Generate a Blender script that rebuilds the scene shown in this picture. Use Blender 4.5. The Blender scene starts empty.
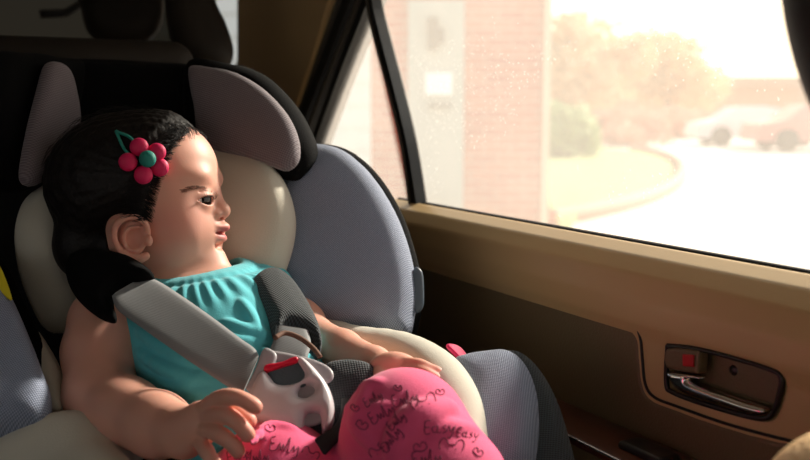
import bpy, math, random
import numpy as np
from mathutils import Vector, Matrix
from mathutils.bvhtree import BVHTree
random.seed(7); np.random.seed(7)
PI = math.pi
# ------------------------------------------------------------------ camera frame (used to read positions off the photo)
F = 935.0
YAW = math.radians(28); PIT = math.atan(120 / F)
cy, sy, cp, sp = math.cos(YAW), math.sin(YAW), math.cos(PIT), math.sin(PIT)
R = Vector((cy, -sy, 0)); D = Vector((sy * cp, cy * cp, -sp)); U = Vector((sy * sp, cy * sp, cp))
CAM = Vector((0, 0, 1.2))
def P(px, py, d):
    return CAM + D * d + R * ((px - 405) / F * d) + U * ((230 - py) / F * d)
def onX(px, py, X):
    q = P(px, py, 1); return P(px, py, X / q.x)
def onY(px, py, Y):
    q = P(px, py, 1); return P(px, py, Y / q.y)
def lin(c):
    c = c / 255.0
    return c / 12.92 if c <= 0.04045 else ((c + 0.055) / 1.055) ** 2.4
def rgb(r, g, b): return (lin(r), lin(g), lin(b), 1)
COL = bpy.context.scene.collection
# ------------------------------------------------------------------ object helpers
WM = {}
def link(name, me, mats, parent=None, mw=None, smooth=True):
    o = bpy.data.objects.new(name, me); COL.objects.link(o); WM[o.name] = mw.copy() if mw is not None else Matrix()
    for m in (mats if isinstance(mats, (list, tuple)) else [mats]): me.materials.append(m)
    if mw is not None: o.matrix_basis = mw
    if parent is not None:
        o.parent = parent; o.matrix_parent_inverse = WM.get(parent.name, Matrix()).inverted()
    if smooth: me.polygons.foreach_set('use_smooth', [True] * len(me.polygons))
    me.update()
    return o
def thing(name, label, cat, loc=(0, 0, 0), group=None):
    o = bpy.data.objects.new(name, None); COL.objects.link(o); o.empty_display_size = 0.05
    o['label'] = label; o['category'] = cat
    if group: o['group'] = group
    return o
def tag(o, label, cat, group=None):
    o['label'] = label; o['category'] = cat
    if group: o['group'] = group
    return o
def struct(o, label=None):
    o['kind'] = 'structure'
    if label: o['label'] = label
    return o
def mesh_from(V, Fc):
    me = bpy.data.meshes.new('m'); me.from_pydata([tuple(v) for v in V], [], [tuple(f) for f in Fc]); me.validate(); me.update(); return me
def box(name, lo, hi, m, parent=None, bevel=0.0, seg=3):
    import bmesh
    bm = bmesh.new(); bmesh.ops.create_cube(bm, size=1)
    for v in bm.verts:
        v.co = Vector([(lo[i] + hi[i]) / 2 + v.co[i] * (hi[i] - lo[i]) for i in range(3)])
    if bevel: bmesh.ops.bevel(bm, geom=bm.edges[:], offset=bevel, segments=seg, affect='EDGES', profile=0.5)
    me = bpy.data.meshes.new('m'); bm.to_mesh(me); bm.free()
    return link(name, me, m, parent, smooth=bool(bevel))
def prism(name, poly, ex, m, parent=None, bevel=0.0):
    """polygon of world points extruded along vector ex"""
    import bmesh
    bm = bmesh.new(); vs = [bm.verts.new(p) for p in poly]; f = bm.faces.new(vs)
    r = bmesh.ops.extrude_face_region(bm, geom=[f])
    bmesh.ops.translate(bm, verts=[g for g in r['geom'] if isinstance(g, bmesh.types.BMVert)], vec=ex)
    bmesh.ops.recalc_face_normals(bm, faces=bm.faces[:])
    if bevel: bmesh.ops.bevel(bm, geom=bm.edges[:], offset=bevel, segments=3, affect='EDGES', profile=0.5)
    me = bpy.data.meshes.new('m'); bm.to_mesh(me); bm.free()
    return link(name, me, m, parent, smooth=False)
def catmull(pts, n=6, closed=False):
    pts = [Vector(p) for p in pts]; N = len(pts); out = []
    rng = range(N) if closed else range(N - 1)
    for i in rng:
        if closed: a, b, c, d = pts[i - 1], pts[i], pts[(i + 1) % N], pts[(i + 2) % N]
        else: a, b, c, d = pts[max(i - 1, 0)], pts[i], pts[i + 1], pts[min(i + 2, N - 1)]
        for k in range(n):
            t = k / n
            out.append(0.5 * ((2 * b) + (c - a) * t + (2 * a - 5 * b + 4 * c - d) * t * t + (3 * b - a - 3 * c + d) * t ** 3))
    if not closed: out.append(pts[-1].copy())
    return out
def tube_geo(pts, r, seg=8, closed=False):
    pts = [Vector(p) for p in pts]; n = len(pts)
    rr = r if isinstance(r, (list, tuple)) else [r] * n
    V = []; Fc = []
    up = None
    for i, p in enumerate(pts):
        if closed: t = pts[(i + 1) % n] - pts[i - 1]
        else: t = pts[min(i + 1, n - 1)] - pts[max(i - 1, 0)]
        if t.length < 1e-9: t = Vector((0, 0, 1))
        t.normalize()
        if up is None:
            up = Vector((0, 0, 1)) if abs(t.z) < 0.9 else Vector((1, 0, 0))
        up = (up - t * up.dot(t)).normalized(); sd = t.cross(up)
        for k in range(seg):
            a = 2 * PI * k / seg
            V.append(p + (up * math.cos(a) + sd * math.sin(a)) * rr[i])
    m = n if closed else n - 1
    for i in range(m):
        j = (i + 1) % n
        for k in range(seg):
            l = (k + 1) % seg
            Fc.append((i * seg + k, i * seg + l, j * seg + l, j * seg + k))
    if not closed:
        Fc.append(tuple(range(seg))[::-1]); Fc.append(tuple((n - 1) * seg + k for k in range(seg)))
    return V, Fc
def tube(name, pts, r, m, parent=None, seg=8, closed=False):
    V, Fc = tube_geo(pts, r, seg, closed); return link(name, mesh_from(V, Fc), m, parent)
def strap(name, A, B, th, m, parent=None, n=8, seg=10):
    """webbing between two edge polylines A, B (world points)"""
    A = catmull(A, n); B = catmull(B, n); V = []; Fc = []
    k = len(A); prof = []
    for i in range(k):
        a, b = A[i], B[i]
        t = (A[min(i + 1, k - 1)] + B[min(i + 1, k - 1)] - A[max(i - 1, 0)] - B[max(i - 1, 0)])
        nn = (b - a).cross(t).normalized()
        if nn.dot(CAM - a) < 0: nn = -nn
        ring = []
        for j in range(seg + 1):
            u = j / seg; e = 1 - abs(2 * u - 1) ** 8
            ring.append(a.lerp(b, u) + nn * th * (0.5 * e + 0.05))
        for j in range(seg, -1, -1):
            u = j / seg; e = 1 - abs(2 * u - 1) ** 8
            ring.append(a.lerp(b, u) - nn * th * (0.5 * e + 0.05))
        V += ring
    L = 2 * (seg + 1)
    for i in range(k - 1):
        for j in range(L):
            l = (j + 1) % L
            Fc.append((i * L + j, i * L + l, (i + 1) * L + l, (i + 1) * L + j))
    Fc.append(tuple(range(L))); Fc.append(tuple((k - 1) * L + j for j in range(L))[::-1])
    return link(name, mesh_from(V, Fc), m, parent)
# ------------------------------------------------------------------ distance-field modelling
def nets(f, xs, ys, zs):
    s = f < 0
    c = s.view(np.uint8)
    cnt = (c[:-1, :-1, :-1] + c[1:, :-1, :-1] + c[:-1, 1:, :-1] + c[1:, 1:, :-1] + c[:-1, :-1, 1:] + c[1:, :-1, 1:] + c[:-1, 1:, 1:] + c[1:, 1:, 1:])
    act = (cnt > 0) & (cnt < 8)
    I, J, K = np.nonzero(act)
    vid = np.full(act.shape, -1, np.int32); vid[I, J, K] = np.arange(len(I), dtype=np.int32)
    acc = np.zeros((len(I), 3)); num = np.zeros(len(I))
    corners = [(0,0,0),(1,0,0),(0,1,0),(1,1,0),(0,0,1),(1,0,1),(0,1,1),(1,1,1)]
    val = [f[I + a, J + b, K + d].astype(np.float64) for a, b, d in corners]
    for i in range(8):
        for ax in range(3):
            j = i | (1 << ax)
            if j == i: continue
            fa, fb = val[i], val[j]
            m = (fa < 0) != (fb < 0)
            t = np.where(m, fa / np.where(m, fa - fb, 1), 0)
            ca, cb = corners[i], corners[j]
            for q, arr, ind in ((0, xs, I), (1, ys, J), (2, zs, K)):
                pa = arr[ind + ca[q]]; pb = arr[ind + cb[q]]
                acc[:, q] += np.where(m, pa + (pb - pa) * t, 0)
            num += m
    V = acc / num[:, None]
    Q = []
    for ax in range(3):
        if ax == 0: e = s[:-1] != s[1:]; src = s[:-1]
        elif ax == 1: e = s[:, :-1] != s[:, 1:]; src = s[:, :-1]
        else: e = s[:, :, :-1] != s[:, :, 1:]; src = s[:, :, :-1]
        i, j, k = np.nonzero(e)
        o = [i, j, k]; b, d = [(1, 2), (2, 0), (0, 1)][ax]
        ok = (o[b] > 0) & (o[d] > 0) & (o[b] < f.shape[b] - 1) & (o[d] < f.shape[d] - 1)
        i, j, k = i[ok], j[ok], k[ok]; o = [i, j, k]
        sg = src[i, j, k]
        def g(db, dd):
            q = [o[0].copy(), o[1].copy(), o[2].copy()]; q[b] -= db; q[d] -= dd
            return vid[q[0], q[1], q[2]]
        a0, a1, a2, a3 = g(1, 1), g(0, 1), g(0, 0), g(1, 0)
        Q.append(np.where(sg[:, None], np.stack([a0, a1, a2, a3], 1), np.stack([a0, a3, a2, a1], 1)))
    Q = np.concatenate(Q)
    return V, Q
def np_mesh(V, Q):
    me = bpy.data.meshes.new('m')
    me.vertices.add(len(V)); me.vertices.foreach_set('co', V.astype(np.float32).ravel())
    me.loops.add(len(Q) * 4); me.loops.foreach_set('vertex_index', Q.astype(np.int32).ravel())
    me.polygons.add(len(Q)); me.polygons.foreach_set('loop_start', np.arange(0, len(Q) * 4, 4, dtype=np.int32))
    me.update(calc_edges=True); me.validate()
    return me
def smin(a, b, k):
    if k <= 0: return np.minimum(a, b)
    h = np.maximum(k - np.abs(a - b), 0) / k
    return np.minimum(a, b) - h * h * k / 4
def smax(a, b, k): return -smin(-a, -b, k)
class Vol:
    def __init__(s, xs, ys, zs, far=0.05):
        s.x, s.y, s.z = [np.asarray(a, np.float32) for a in (xs, ys, zs)]
        s.f = np.full((len(xs), len(ys), len(zs)), far, np.float32)
    @staticmethod
    def cube(lo, hi, res):
        return Vol(*[np.arange(lo[i], hi[i] + res, res) for i in range(3)])
    def sl(s, c, r):
        out = []
        for q, arr in enumerate((s.x, s.y, s.z)):
            a = max(int(np.searchsorted(arr, c[q] - r)) - 1, 0); b = min(int(np.searchsorted(arr, c[q] + r)) + 1, len(arr))
            out.append(slice(a, max(b, a)))
        return tuple(out), s.x[out[0]][:, None, None], s.y[out[1]][None, :, None], s.z[out[2]][None, None, :]
    def op(s, fn, c, r, k=0.0, mode='add', pad=0.02):
        S, X, Y, Z = s.sl(c, r + pad)
        if s.f[S].size == 0: return
        d = fn(X, Y, Z).astype(np.float32)
        s.f[S] = smin(s.f[S], d, k) if mode == 'add' else smax(s.f[S], -d, k)
    def cap(s, a, b, r1, r2=None, k=0.0, mode='add'):
        r2 = r1 if r2 is None else r2
        a = Vector(a); b = Vector(b); ba = b - a; L2 = max(ba.length_squared, 1e-12)
        def fn(X, Y, Z):
            px, py, pz = X - a.x, Y - a.y, Z - a.z
            t = np.clip((px * ba.x + py * ba.y + pz * ba.z) / L2, 0, 1)
            return np.sqrt((px - t * ba.x) ** 2 + (py - t * ba.y) ** 2 + (pz - t * ba.z) ** 2) - (r1 + (r2 - r1) * t)
        s.op(fn, (a + b) / 2, ba.length / 2 + max(r1, r2), k, mode, pad=max(k, 0.012))
    def chain(s, pts, rs, k=0.0, mode='add'):
        for i in range(len(pts) - 1): s.cap(pts[i], pts[i + 1], rs[i], rs[i + 1], k, mode)
    def ell(s, c, rad, M=None, k=0.0, mode='add'):
        """M: three unit axes"""
        c = Vector(c); M = M or (Vector((1, 0, 0)), Vector((0, 1, 0)), Vector((0, 0, 1)))
        def fn(X, Y, Z):
            px, py, pz = X - c.x, Y - c.y, Z - c.z
            k0 = 0; k1 = 0
            for ax, r in zip(M, rad):
                q = px * ax.x + py * ax.y + pz * ax.z
                k0 = k0 + (q / r) ** 2; k1 = k1 + (q / (r * r)) ** 2
            k0 = np.sqrt(k0); k1 = np.sqrt(k1) + 1e-9
            return k0 * (k0 - 1) / k1
        s.op(fn, c, max(rad), k, mode, pad=max(k, 0.012))
    def mesh(s):
        return np_mesh(*nets(s.f, s.x.astype(np.float64), s.y.astype(np.float64), s.z.astype(np.float64)))
def poly_sdf(poly, X, Y):
    """signed distance to closed polygon (negative inside) on broadcastable X, Y"""
    X, Y = np.broadcast_arrays(X, Y)
    d = np.full(X.shape, 1e9); inside = np.zeros(X.shape, bool)
    n = len(poly)
    for i in range(n):
        ax, ay = poly[i][0], poly[i][1]; bx, by = poly[(i + 1) % n][0], poly[(i + 1) % n][1]
        ex, ey = bx - ax, by - ay; L = ex * ex + ey * ey + 1e-15
        t = np.clip(((X - ax) * ex + (Y - ay) * ey) / L, 0, 1)
        d = np.minimum(d, (X - ax - t * ex) ** 2 + (Y - ay - t * ey) ** 2)
        c = ((ay > Y) != (by > Y)) & (X < (bx - ax) * (Y - ay) / (by - ay if by != ay else 1e-12) + ax)
        inside ^= c
    d = np.sqrt(d); return np.where(inside, -d, d)
def frame3(tri):
    """plane frame through three (px,py,depth) points, normal to the camera"""
    a, b, c = [P(*t) if not isinstance(t, Vector) else t for t in tri]
    x = (b - a).normalized(); n = x.cross(c - a).normalized()
    if n.dot(CAM - a) < 0: n = -n
    y = n.cross(x)
    M = Matrix((x, y, n)).transposed().to_4x4(); M.translation = a
    return M
def raypl(px, py, M):
    n = M.col[2].xyz; o = M.translation
    d = P(px, py, 1) - CAM
    t = (o - CAM).dot(n) / d.dot(n)
    return M.inverted() @ (CAM + d * t)
def pad(name, outline, tri, th, m, parent=None, r=None, bulge=0.0, bdist=0.03, back=0.5, res=0.003, cuts=(), warp=None, sm=5, ridges=None, closed_smooth=True, front=False):
    """upholstered panel: outline in photo pixels traced onto a real plane, real thickness th, rounded rim r"""
    M = frame3(tri) if not isinstance(tri, Matrix) else tri
    pts = [raypl(px, py, M) for px, py in outline]
    poly = [(p.x, p.y) for p in (catmull(pts, sm, True) if closed_smooth else pts)]
    xs0 = [p[0] for p in poly]; ys0 = [p[1] for p in poly]
    g = max(4 * res, 0.008)
    xs = np.arange(min(xs0) - g, max(xs0) + g, res); ys = np.arange(min(ys0) - g, max(ys0) + g, res)
    X, Y = xs[:, None], ys[None, :]
    d2 = poly_sdf(poly, X, Y)
    for c in cuts:
        cp_ = [(p.x, p.y) for p in catmull([raypl(px, py, M) for px, py in c], 5, True)]
        d2 = np.maximum(d2, -poly_sdf(cp_, X, Y))
    r = r if r is not None else th * 0.45
    t = np.clip(-d2 / bdist, 0, 1); prof = np.sqrt(1 - (1 - t) ** 2)
    hf = th * 0.5 + bulge * prof
    hb = th * 0.5 * np.ones_like(d2) * (back / 0.5)
    if ridges is not None: hf = hf + ridges(X, Y, d2)
    off = warp(X, Y) * np.ones_like(d2) if warp is not None else np.zeros_like(d2)
    if front: off = off - (th * 0.5 + bulge * 0.8)
    zmin = float((off - hb).min()) - g; zmax = float((off + hf).max()) + g
    zs = np.arange(zmin, zmax, res)
    W = zs[None, None, :] - off[:, :, None]
    mid = (hf - hb)[:, :, None] / 2; half = (hf + hb)[:, :, None] / 2
    qw = np.abs(W - mid) - half + r; qd = d2[:, :, None] + r
    f = np.sqrt(np.maximum(qd, 0) ** 2 + np.maximum(qw, 0) ** 2) + np.minimum(np.maximum(qd, qw), 0) - r
    me = np_mesh(*nets(f.astype(np.float32), xs, ys, zs))
    return link(name, me, m, parent, mw=M)
# ------------------------------------------------------------------ materials
def N(nt, t, **kw):
    n = nt.nodes.new(t)
    for k, v in kw.items():
        if k == 'inp':
            for a, b in v.items(): n.inputs[a].default_value = b
        else: setattr(n, k, v)
    return n
def mat(name, c, rough=0.6, metal=0.0, noise=None, bump=None, spec=0.5, sheen=0.0, sss=0.0, coat=0.0, c2=None):
    m = bpy.data.materials.new(name); m.use_nodes = True; nt = m.node_tree
    b = nt.nodes['Principled BSDF']; L = nt.links.new
    b.inputs['Base Color'].default_value = c; b.inputs['Roughness'].default_value = rough; b.inputs['Metallic'].default_value = metal
    b.inputs['Specular IOR Level'].default_value = spec; b.inputs['Coat Weight'].default_value = coat
    if sheen: b.inputs['Sheen Weight'].default_value = sheen
    if sss:
        b.inputs['Subsurface Weight'].default_value = sss; b.inputs['Subsurface Scale'].default_value = 0.006
        b.inputs['Subsurface Radius'].default_value = (1.0, 0.35, 0.2)
    tc = N(nt, 'ShaderNodeTexCoord')
    if noise or c2:
        sc_, amt = noise or (20, 0.15)
        nz = N(nt, 'ShaderNodeTexNoise', inp={'Scale': sc_, 'Detail': 4}); L(tc.outputs['Object'], nz.inputs['Vector'])
        mx = N(nt, 'ShaderNodeMix', data_type='RGBA'); L(nz.outputs['Fac'], mx.inputs['Factor'])
        mx.inputs['A'].default_value = [x * (1 - amt) for x in c[:3]] + [1]
        mx.inputs['B'].default_value = c2 or [min(x * (1 + amt), 1) for x in c[:3]] + [1]
        L(mx.outputs['Result'], b.inputs['Base Color'])
    if bump:
        kind, sc_, st = bump
        if kind == 'noise':
            t = N(nt, 'ShaderNodeTexNoise', inp={'Scale': sc_, 'Detail': 3}); o = t.outputs['Fac']
        elif kind == 'voronoi':
            t = N(nt, 'ShaderNodeTexVoronoi', inp={'Scale': sc_}); o = t.outputs['Distance']
        L(tc.outputs['Object'], t.inputs['Vector'])
        bp = N(nt, 'ShaderNodeBump', inp={'Strength': st, 'Distance': 0.002}); L(o, bp.inputs['Height']); L(bp.outputs['Normal'], b.inputs['Normal'])
    return m
def mesh_fabric(name, c1, c2, pitch=0.0035, rough=0.8, st=0.5):
    """knitted mesh: staggered dots in the panel's own x,y"""
    m = bpy.data.materials.new(name); m.use_nodes = True; nt = m.node_tree; L = nt.links.new
    b = nt.nodes['Principled BSDF']; b.inputs['Roughness'].default_value = rough; b.inputs['Sheen Weight'].default_value = 0.15
    tc = N(nt, 'ShaderNodeTexCoord')
    mp = N(nt, 'ShaderNodeMapping'); mp.inputs['Rotation'].default_value = (0, 0, 0.6); L(tc.outputs['Object'], mp.inputs['Vector'])
    sp_ = N(nt, 'ShaderNodeSeparateXYZ'); L(mp.outputs['Vector'], sp_.inputs['Vector'])
    outs = []
    for ax in 'XY':
        q = N(nt, 'ShaderNodeMath', operation='MULTIPLY'); q.inputs[1].default_value = 2 * PI / pitch; L(sp_.outputs[ax], q.inputs[0])
        s_ = N(nt, 'ShaderNodeMath', operation='SINE'); L(q.outputs[0], s_.inputs[0]); outs.append(s_)
    mu = N(nt, 'ShaderNodeMath', operation='MULTIPLY'); L(outs[0].outputs[0], mu.inputs[0]); L(outs[1].outputs[0], mu.inputs[1])
    mr = N(nt, 'ShaderNodeMapRange'); mr.inputs['From Min'].default_value = -0.7; mr.inputs['From Max'].default_value = 0.7; L(mu.outputs[0], mr.inputs['Value'])
    mx = N(nt, 'ShaderNodeMix', data_type='RGBA'); mx.inputs['A'].default_value = c1; mx.inputs['B'].default_value = c2
    L(mr.outputs['Result'], mx.inputs['Factor']); L(mx.outputs['Result'], b.inputs['Base Color'])
    bp = N(nt, 'ShaderNodeBump', inp={'Strength': st, 'Distance': 0.0015}); L(mr.outputs['Result'], bp.inputs['Height']); L(bp.outputs['Normal'], b.inputs['Normal'])
    return m
def webbing(name, c):
    m = mat(name, c, 0.65, sheen=0.1); nt = m.node_tree; b = nt.nodes['Principled BSDF']; L = nt.links.new
    tc = N(nt, 'ShaderNodeTexCoord')
    w = N(nt, 'ShaderNodeTexWave', wave_type='BANDS', bands_direction='DIAGONAL', inp={'Scale': 220, 'Distortion': 0.6}); L(tc.outputs['Object'], w.inputs['Vector'])
    bp = N(nt, 'ShaderNodeBump', inp={'Strength': 0.12, 'Distance': 0.001}); L(w.outputs['Fac'], bp.inputs['Height']); L(bp.outputs['Normal'], b.inputs['Normal'])
    return m
M = {}
M['cream'] = mat('cream_knit', rgb(214, 208, 192), 0.85, bump=('noise', 900, 0.25), sheen=0.2, noise=(14, 0.08))
M['black'] = mat('black_fabric', rgb(6, 6, 7), 0.95, spec=0.15, bump=('noise', 700, 0.3))
M['blackmesh'] = mesh_fabric('black_mesh', rgb(16, 20, 22), rgb(58, 68, 74), 0.0030)
M['bluemesh'] = mesh_fabric('grey_blue_mesh', rgb(104, 114, 134), rgb(164, 174, 198), 0.0024)
M['wingmesh'] = mesh_fabric('mauve_grey_mesh', rgb(96, 86, 92), rgb(132, 122, 128), 0.003, st=0.3)
M['piping'] = mat('dark_piping', rgb(20, 25, 28), 0.6)
M['shell'] = mat('dark_shell', rgb(9, 9, 10), 0.7, spec=0.2)
M['strap'] = webbing('grey_webbing', rgb(132, 134, 136))
M['plastic'] = mat('grey_plastic', rgb(204, 198, 202), 0.38, bump=('noise', 300, 0.05))
M['plastic2'] = mat('mid_grey_plastic', rgb(172, 168, 172), 0.4)
M['red'] = mat('red_plastic', rgb(214, 22, 58), 0.35)
M['slate'] = mat('slate_fabric', rgb(78, 92, 98), 0.9, bump=('noise', 500, 0.4))
M['tan'] = mat('tan_leather', rgb(198, 168, 122), 0.40, bump=('noise', 500, 0.06), noise=(6, 0.06))
M['tandark'] = mat('brown_vinyl', rgb(112, 94, 68), 0.5, bump=('voronoi', 420, 0.15), noise=(5, 0.08))
M['bench'] = mat('shaded_bench_leather', rgb(34, 28, 22), 0.7, spec=0.25, bump=('noise', 200, 0.1))  # tan-brown leather, with the shade of the rear cabin put into its colour
M['chrome'] = mat('chrome', rgb(225, 222, 220), 0.12, 1.0)
M['rubber'] = mat('black_rubber', rgb(18, 18, 18), 0.5)
M['greytrim'] = mat('grey_seal', rgb(74, 70, 64), 0.45)
M['wood'] = mat('walnut_trim', rgb(92, 48, 28), 0.3, noise=(30, 0.4), coat=0.4)
M['darkplastic'] = mat('dark_plastic', rgb(28, 24, 22), 0.35)
M['redmark'] = mat('red_marker', rgb(190, 20, 30), 0.4)
M['white'] = mat('white_cloth_label', rgb(225, 225, 228), 0.8)
M['yellow'] = mat('yellow_label', rgb(222, 206, 40), 0.6)
M['headliner'] = mat('headliner_cloth', rgb(150, 140, 126), 0.9)
M['pinkfelt'] = mat('pink_bead', rgb(226, 28, 96), 0.55, bump=('noise', 600, 0.2))
M['tealfelt'] = mat('teal_bead', rgb(30, 140, 128), 0.6, bump=('noise', 600, 0.2))
M['hairc'] = mat('black_hair', rgb(18, 13, 12), 0.55, spec=0.3, bump=('noise', 260, 0.5))
M['brow'] = mat('brow_hair', rgb(134, 92, 74), 0.7)
M['eyewhite'] = mat('eye_white', rgb(232, 226, 222), 0.15)
M['iris'] = mat('iris', rgb(28, 16, 12), 0.08)
def skin_mat():
    m = mat('skin', rgb(226, 172, 148), 0.5, sss=0.25, spec=0.35, bump=('noise', 500, 0.04)); nt = m.node_tree; b = nt.nodes['Principled BSDF']; L = nt.links.new
    at = N(nt, 'ShaderNodeAttribute', attribute_name='tint'); sx = N(nt, 'ShaderNodeSeparateColor'); L(at.outputs['Color'], sx.inputs[0])
    m1 = N(nt, 'ShaderNodeMix', data_type='RGBA'); m1.inputs['A'].default_value = rgb(230, 171, 150); m1.inputs['B'].default_value = rgb(198, 104, 104)
    L(sx.outputs[0], m1.inputs['Factor'])
    m2 = N(nt, 'ShaderNodeMix', data_type='RGBA'); m2.inputs['B'].default_value = rgb(226, 140, 128)
    L(m1.outputs['Result'], m2.inputs['A']); L(sx.outputs[1], m2.inputs['Factor'])
    L(m2.outputs['Result'], b.inputs['Base Color'])
    return m
M['skin'] = skin_mat()
M['shirt'] = mat('teal_cotton', rgb(90, 202, 214), 0.85, bump=('noise', 800, 0.2), sheen=0.2)
M['pants'] = mat('pink_cotton', rgb(244, 88, 138), 0.85, bump=('noise', 800, 0.2), sheen=0.25, noise=(40, 0.07))
M['doodle'] = mat('grey_brown_print', rgb(136, 56, 84), 0.85)

# ================================================================== THE CHILD
HO = P(140, 190, 0.90)
_t = math.radians(6)                                    # face turned a little to the camera
HF = (R * math.cos(_t) - D * math.sin(_t)).normalized(); HU = U.copy(); HS = (-D * math.cos(_t) - R * math.sin(_t)).normalized()
HM = (HF, HU, HS)
def H(f, u, s=0): return HO + HF * (f / 1000) + HU * (u / 1000) + HS * (s / 1000)
def HP(px, py, s=0): return P(px, py, 0.90 - s / 1000)
def seq(lo, flo, fhi, hi, fine, coarse):
    return np.concatenate([np.arange(lo, flo, coarse), np.arange(flo, fhi, fine), np.arange(fhi, hi, coarse)])
FINE, COARSE = 0.0012, 0.0019
body = Vol(seq(0.03, 0.08, 0.30, 0.47, FINE, COARSE), seq(0.42, 0.62, 1.01, 1.04, FINE, COARSE), seq(0.64, 0.94, 1.23, 1.24, FINE, COARSE + 0.0003))
def E(c, rad, k=0.0, mode='add', M_=None): body.ell(c, [r / 1000 for r in rad], M_ or HM, k, mode)
# --- head
def head_core(v):
    def e(c, rad, k=0.0): v.ell(H(*c), [r / 1000 for r in rad], HM, k)
    e((-10, 6, 0), (74, 62, 60))
    e((26, 16, 0), (49, 50, 50), 0.02)
    e((33, -24, 0), (41, 46, 50), 0.02)
    e((24, -58, 0), (44, 29, 43), 0.018)                    # jaw
    for s_ in (1, -1): e((44, -41, 24 * s_), (27, 25, 25), 0.02)
    v.cap(H(0, -62), P(184, 298, 0.895), 0.039, 0.034, 0.015)
head_core(body)
E(H(60, -67), (23, 20, 23), 0.008)                      # chin
E(H(64, -40), (17, 19, 23), 0.012)                      # muzzle
E(H(50, 12, 20), (24, 9, 18), 0.01); E(H(50, 12, -20), (24, 9, 18), 0.01)
body.cap(H(70, 2), H(79, -19), 0.0055, 0.007, 0.009)    # nose
E(H(81, -20), (8, 7.2, 8), 0.005)
for s_ in (1, -1): E(H(76, -23, 8.5 * s_), (6.5, 5.5, 4.8), 0.004)
for s_ in (1, -1): E(H(80, -27, 4.5 * s_), (3.2, 2.2, 2.4), 0.002, 'cut')
E(H(77, -35.5), (10, 4.6, 14), 0.004); E(H(82, -36), (6, 4, 6), 0.004)
E(H(76, -46.5), (9.5, 5.0, 12), 0.004)
E(H(84, -41.3), (12, 0.9, 15), 0.002, 'cut')
E(H(79, -54), (4, 3, 10), 0.005, 'cut')
# eyes: sockets, lids, opening
EYES = []
for s_ in (1, -1):
    g = (HF * math.cos(math.radians(20)) + HS * (s_ * math.sin(math.radians(20)))).normalized()
    ec = (P(199, 201, 0.875) if s_ > 0 else H(56, -10, -25))
    E(ec + HF * 0.020 + HS * (s_ * 0.006) + HU * 0.001, (9, 7, 12), 0.012, 'cut')
    body.ell(ec, [0.0132] * 3, HM, 0.005)
    sd = HU.cross(g).normalized()
    def fiss(X, Y, Z, ec=ec, g=g, sd=sd):
        px, py, pz = X - ec.x, Y - ec.y, Z - ec.z
        a = px * sd.x + py * sd.y + pz * sd.z; u = px * HU.x + py * HU.y + pz * HU.z; w = px * g.x + py * g.y + pz * g.z
        h = 0.0040 * (1 - np.clip(np.abs(a) / 0.0115, 0, 1) ** 2)
        return np.maximum(np.maximum(np.abs(u - 0.0003) - h, np.abs(a) - 0.0115), -w)
    body.op(fiss, ec, 0.018, 0.0012, 'cut', pad=0.002)
    EYES.append((ec, g))
    for q in (0,):                                      # upper lid crease
        pts = [ec + (sd * math.sin(a) * math.cos(0.62) + HU * math.sin(0.62) + g * math.cos(a) * math.cos(0.62)) * 0.0142 for a in np.linspace(-0.9, 0.9, 7)]
        body.chain(pts, [0.0007] * 7, 0.001, 'cut')
# ear (near side and far side)
for s_ in (1, -1):
    S0 = 52 * s_
    def hp(px, py, ds):
        q = HP(132 + (px - 132) * 0.94, 239 + (py - 239) * 0.94, 56 + ds)
        if s_ > 0: return q
        q = q - HO; return HO + HF * q.dot(HF) + HU * q.dot(HU) - HS * q.dot(HS)
    EM = (HF, HU, (HS * s_ * math.cos(0.35) - HF * math.sin(0.35)).normalized())
    body.ell(hp(132, 238, 4), (0.0140, 0.0165, 0.006), HM, 0.006)
    body.ell(hp(133, 237, 11), (0.0095, 0.0120, 0.0080), HM, 0.003, 'cut')
    rim = [hp(149, 233, 4), hp(146, 222, 9), hp(136, 216, 12), hp(124, 217, 13), hp(115, 225, 13), hp(113, 237, 12), hp(118, 249, 10), hp(127, 258, 8), hp(138, 261, 7), hp(147, 257, 5)]
    rim = catmull(rim, 3); n_ = len(rim)
    body.chain(rim, [0.0025 + 0.0010 * (i > n_ * 0.7) for i in range(n_)], 0.0015)
    body.chain(catmull([hp(139, 226, 9), hp(128, 228, 10), hp(123, 238, 10), hp(127, 249, 9), hp(137, 252, 8)], 3), [0.0015] * 13, 0.0015)
    body.ell(hp(150, 241, 7), (0.0035, 0.005, 0.004), HM, 0.003)
# --- neck and trunk
E(H(30, -76), (34, 14, 32), 0.012)                      # double chin
T0 = P(203, 300, 0.895); T1 = P(268, 430, 0.80)
TA = (T1 - T0).normalized(); TX = Vector((1, 0, 0)); TX = (TX - TA * TX.dot(TA)).normalized(); TN = TX.cross(TA)
if TN.dot(CAM - T0) < 0: TN = -TN
TM = (TX, TA, TN)
def torso(v, g=0.0, k=0.03):
    v.ell(T0 + TA * 0.034, (0.078 + g, 0.048 + g, 0.047 + g), TM, k)
    v.ell(T0 + TA * 0.085, (0.078 + g, 0.075 + g, 0.058 + g), TM, k)
    v.ell(T1 + TA * 0.01 - TN * 0.012, (0.070 + g, 0.060 + g, 0.050 + g), TM, k)
torso(body)
# --- right arm (left in the picture)
RS = P(106, 322, 0.85); RE = P(99, 394, 0.80); RW = P(184, 432, 0.715)
def cm(pts, n=4): return catmull(pts, n)
body.cap(P(165, 312, 0.885), RS, 0.038, 0.031, 0.02)
body.chain([RS, P(100, 352, 0.83), RE], [0.032, 0.0315, 0.0285], 0.010)
body.chain([RE, P(126, 412, 0.77), P(158, 425, 0.74), RW], [0.0285, 0.0275, 0.025, 0.0185], 0.010)
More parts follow.
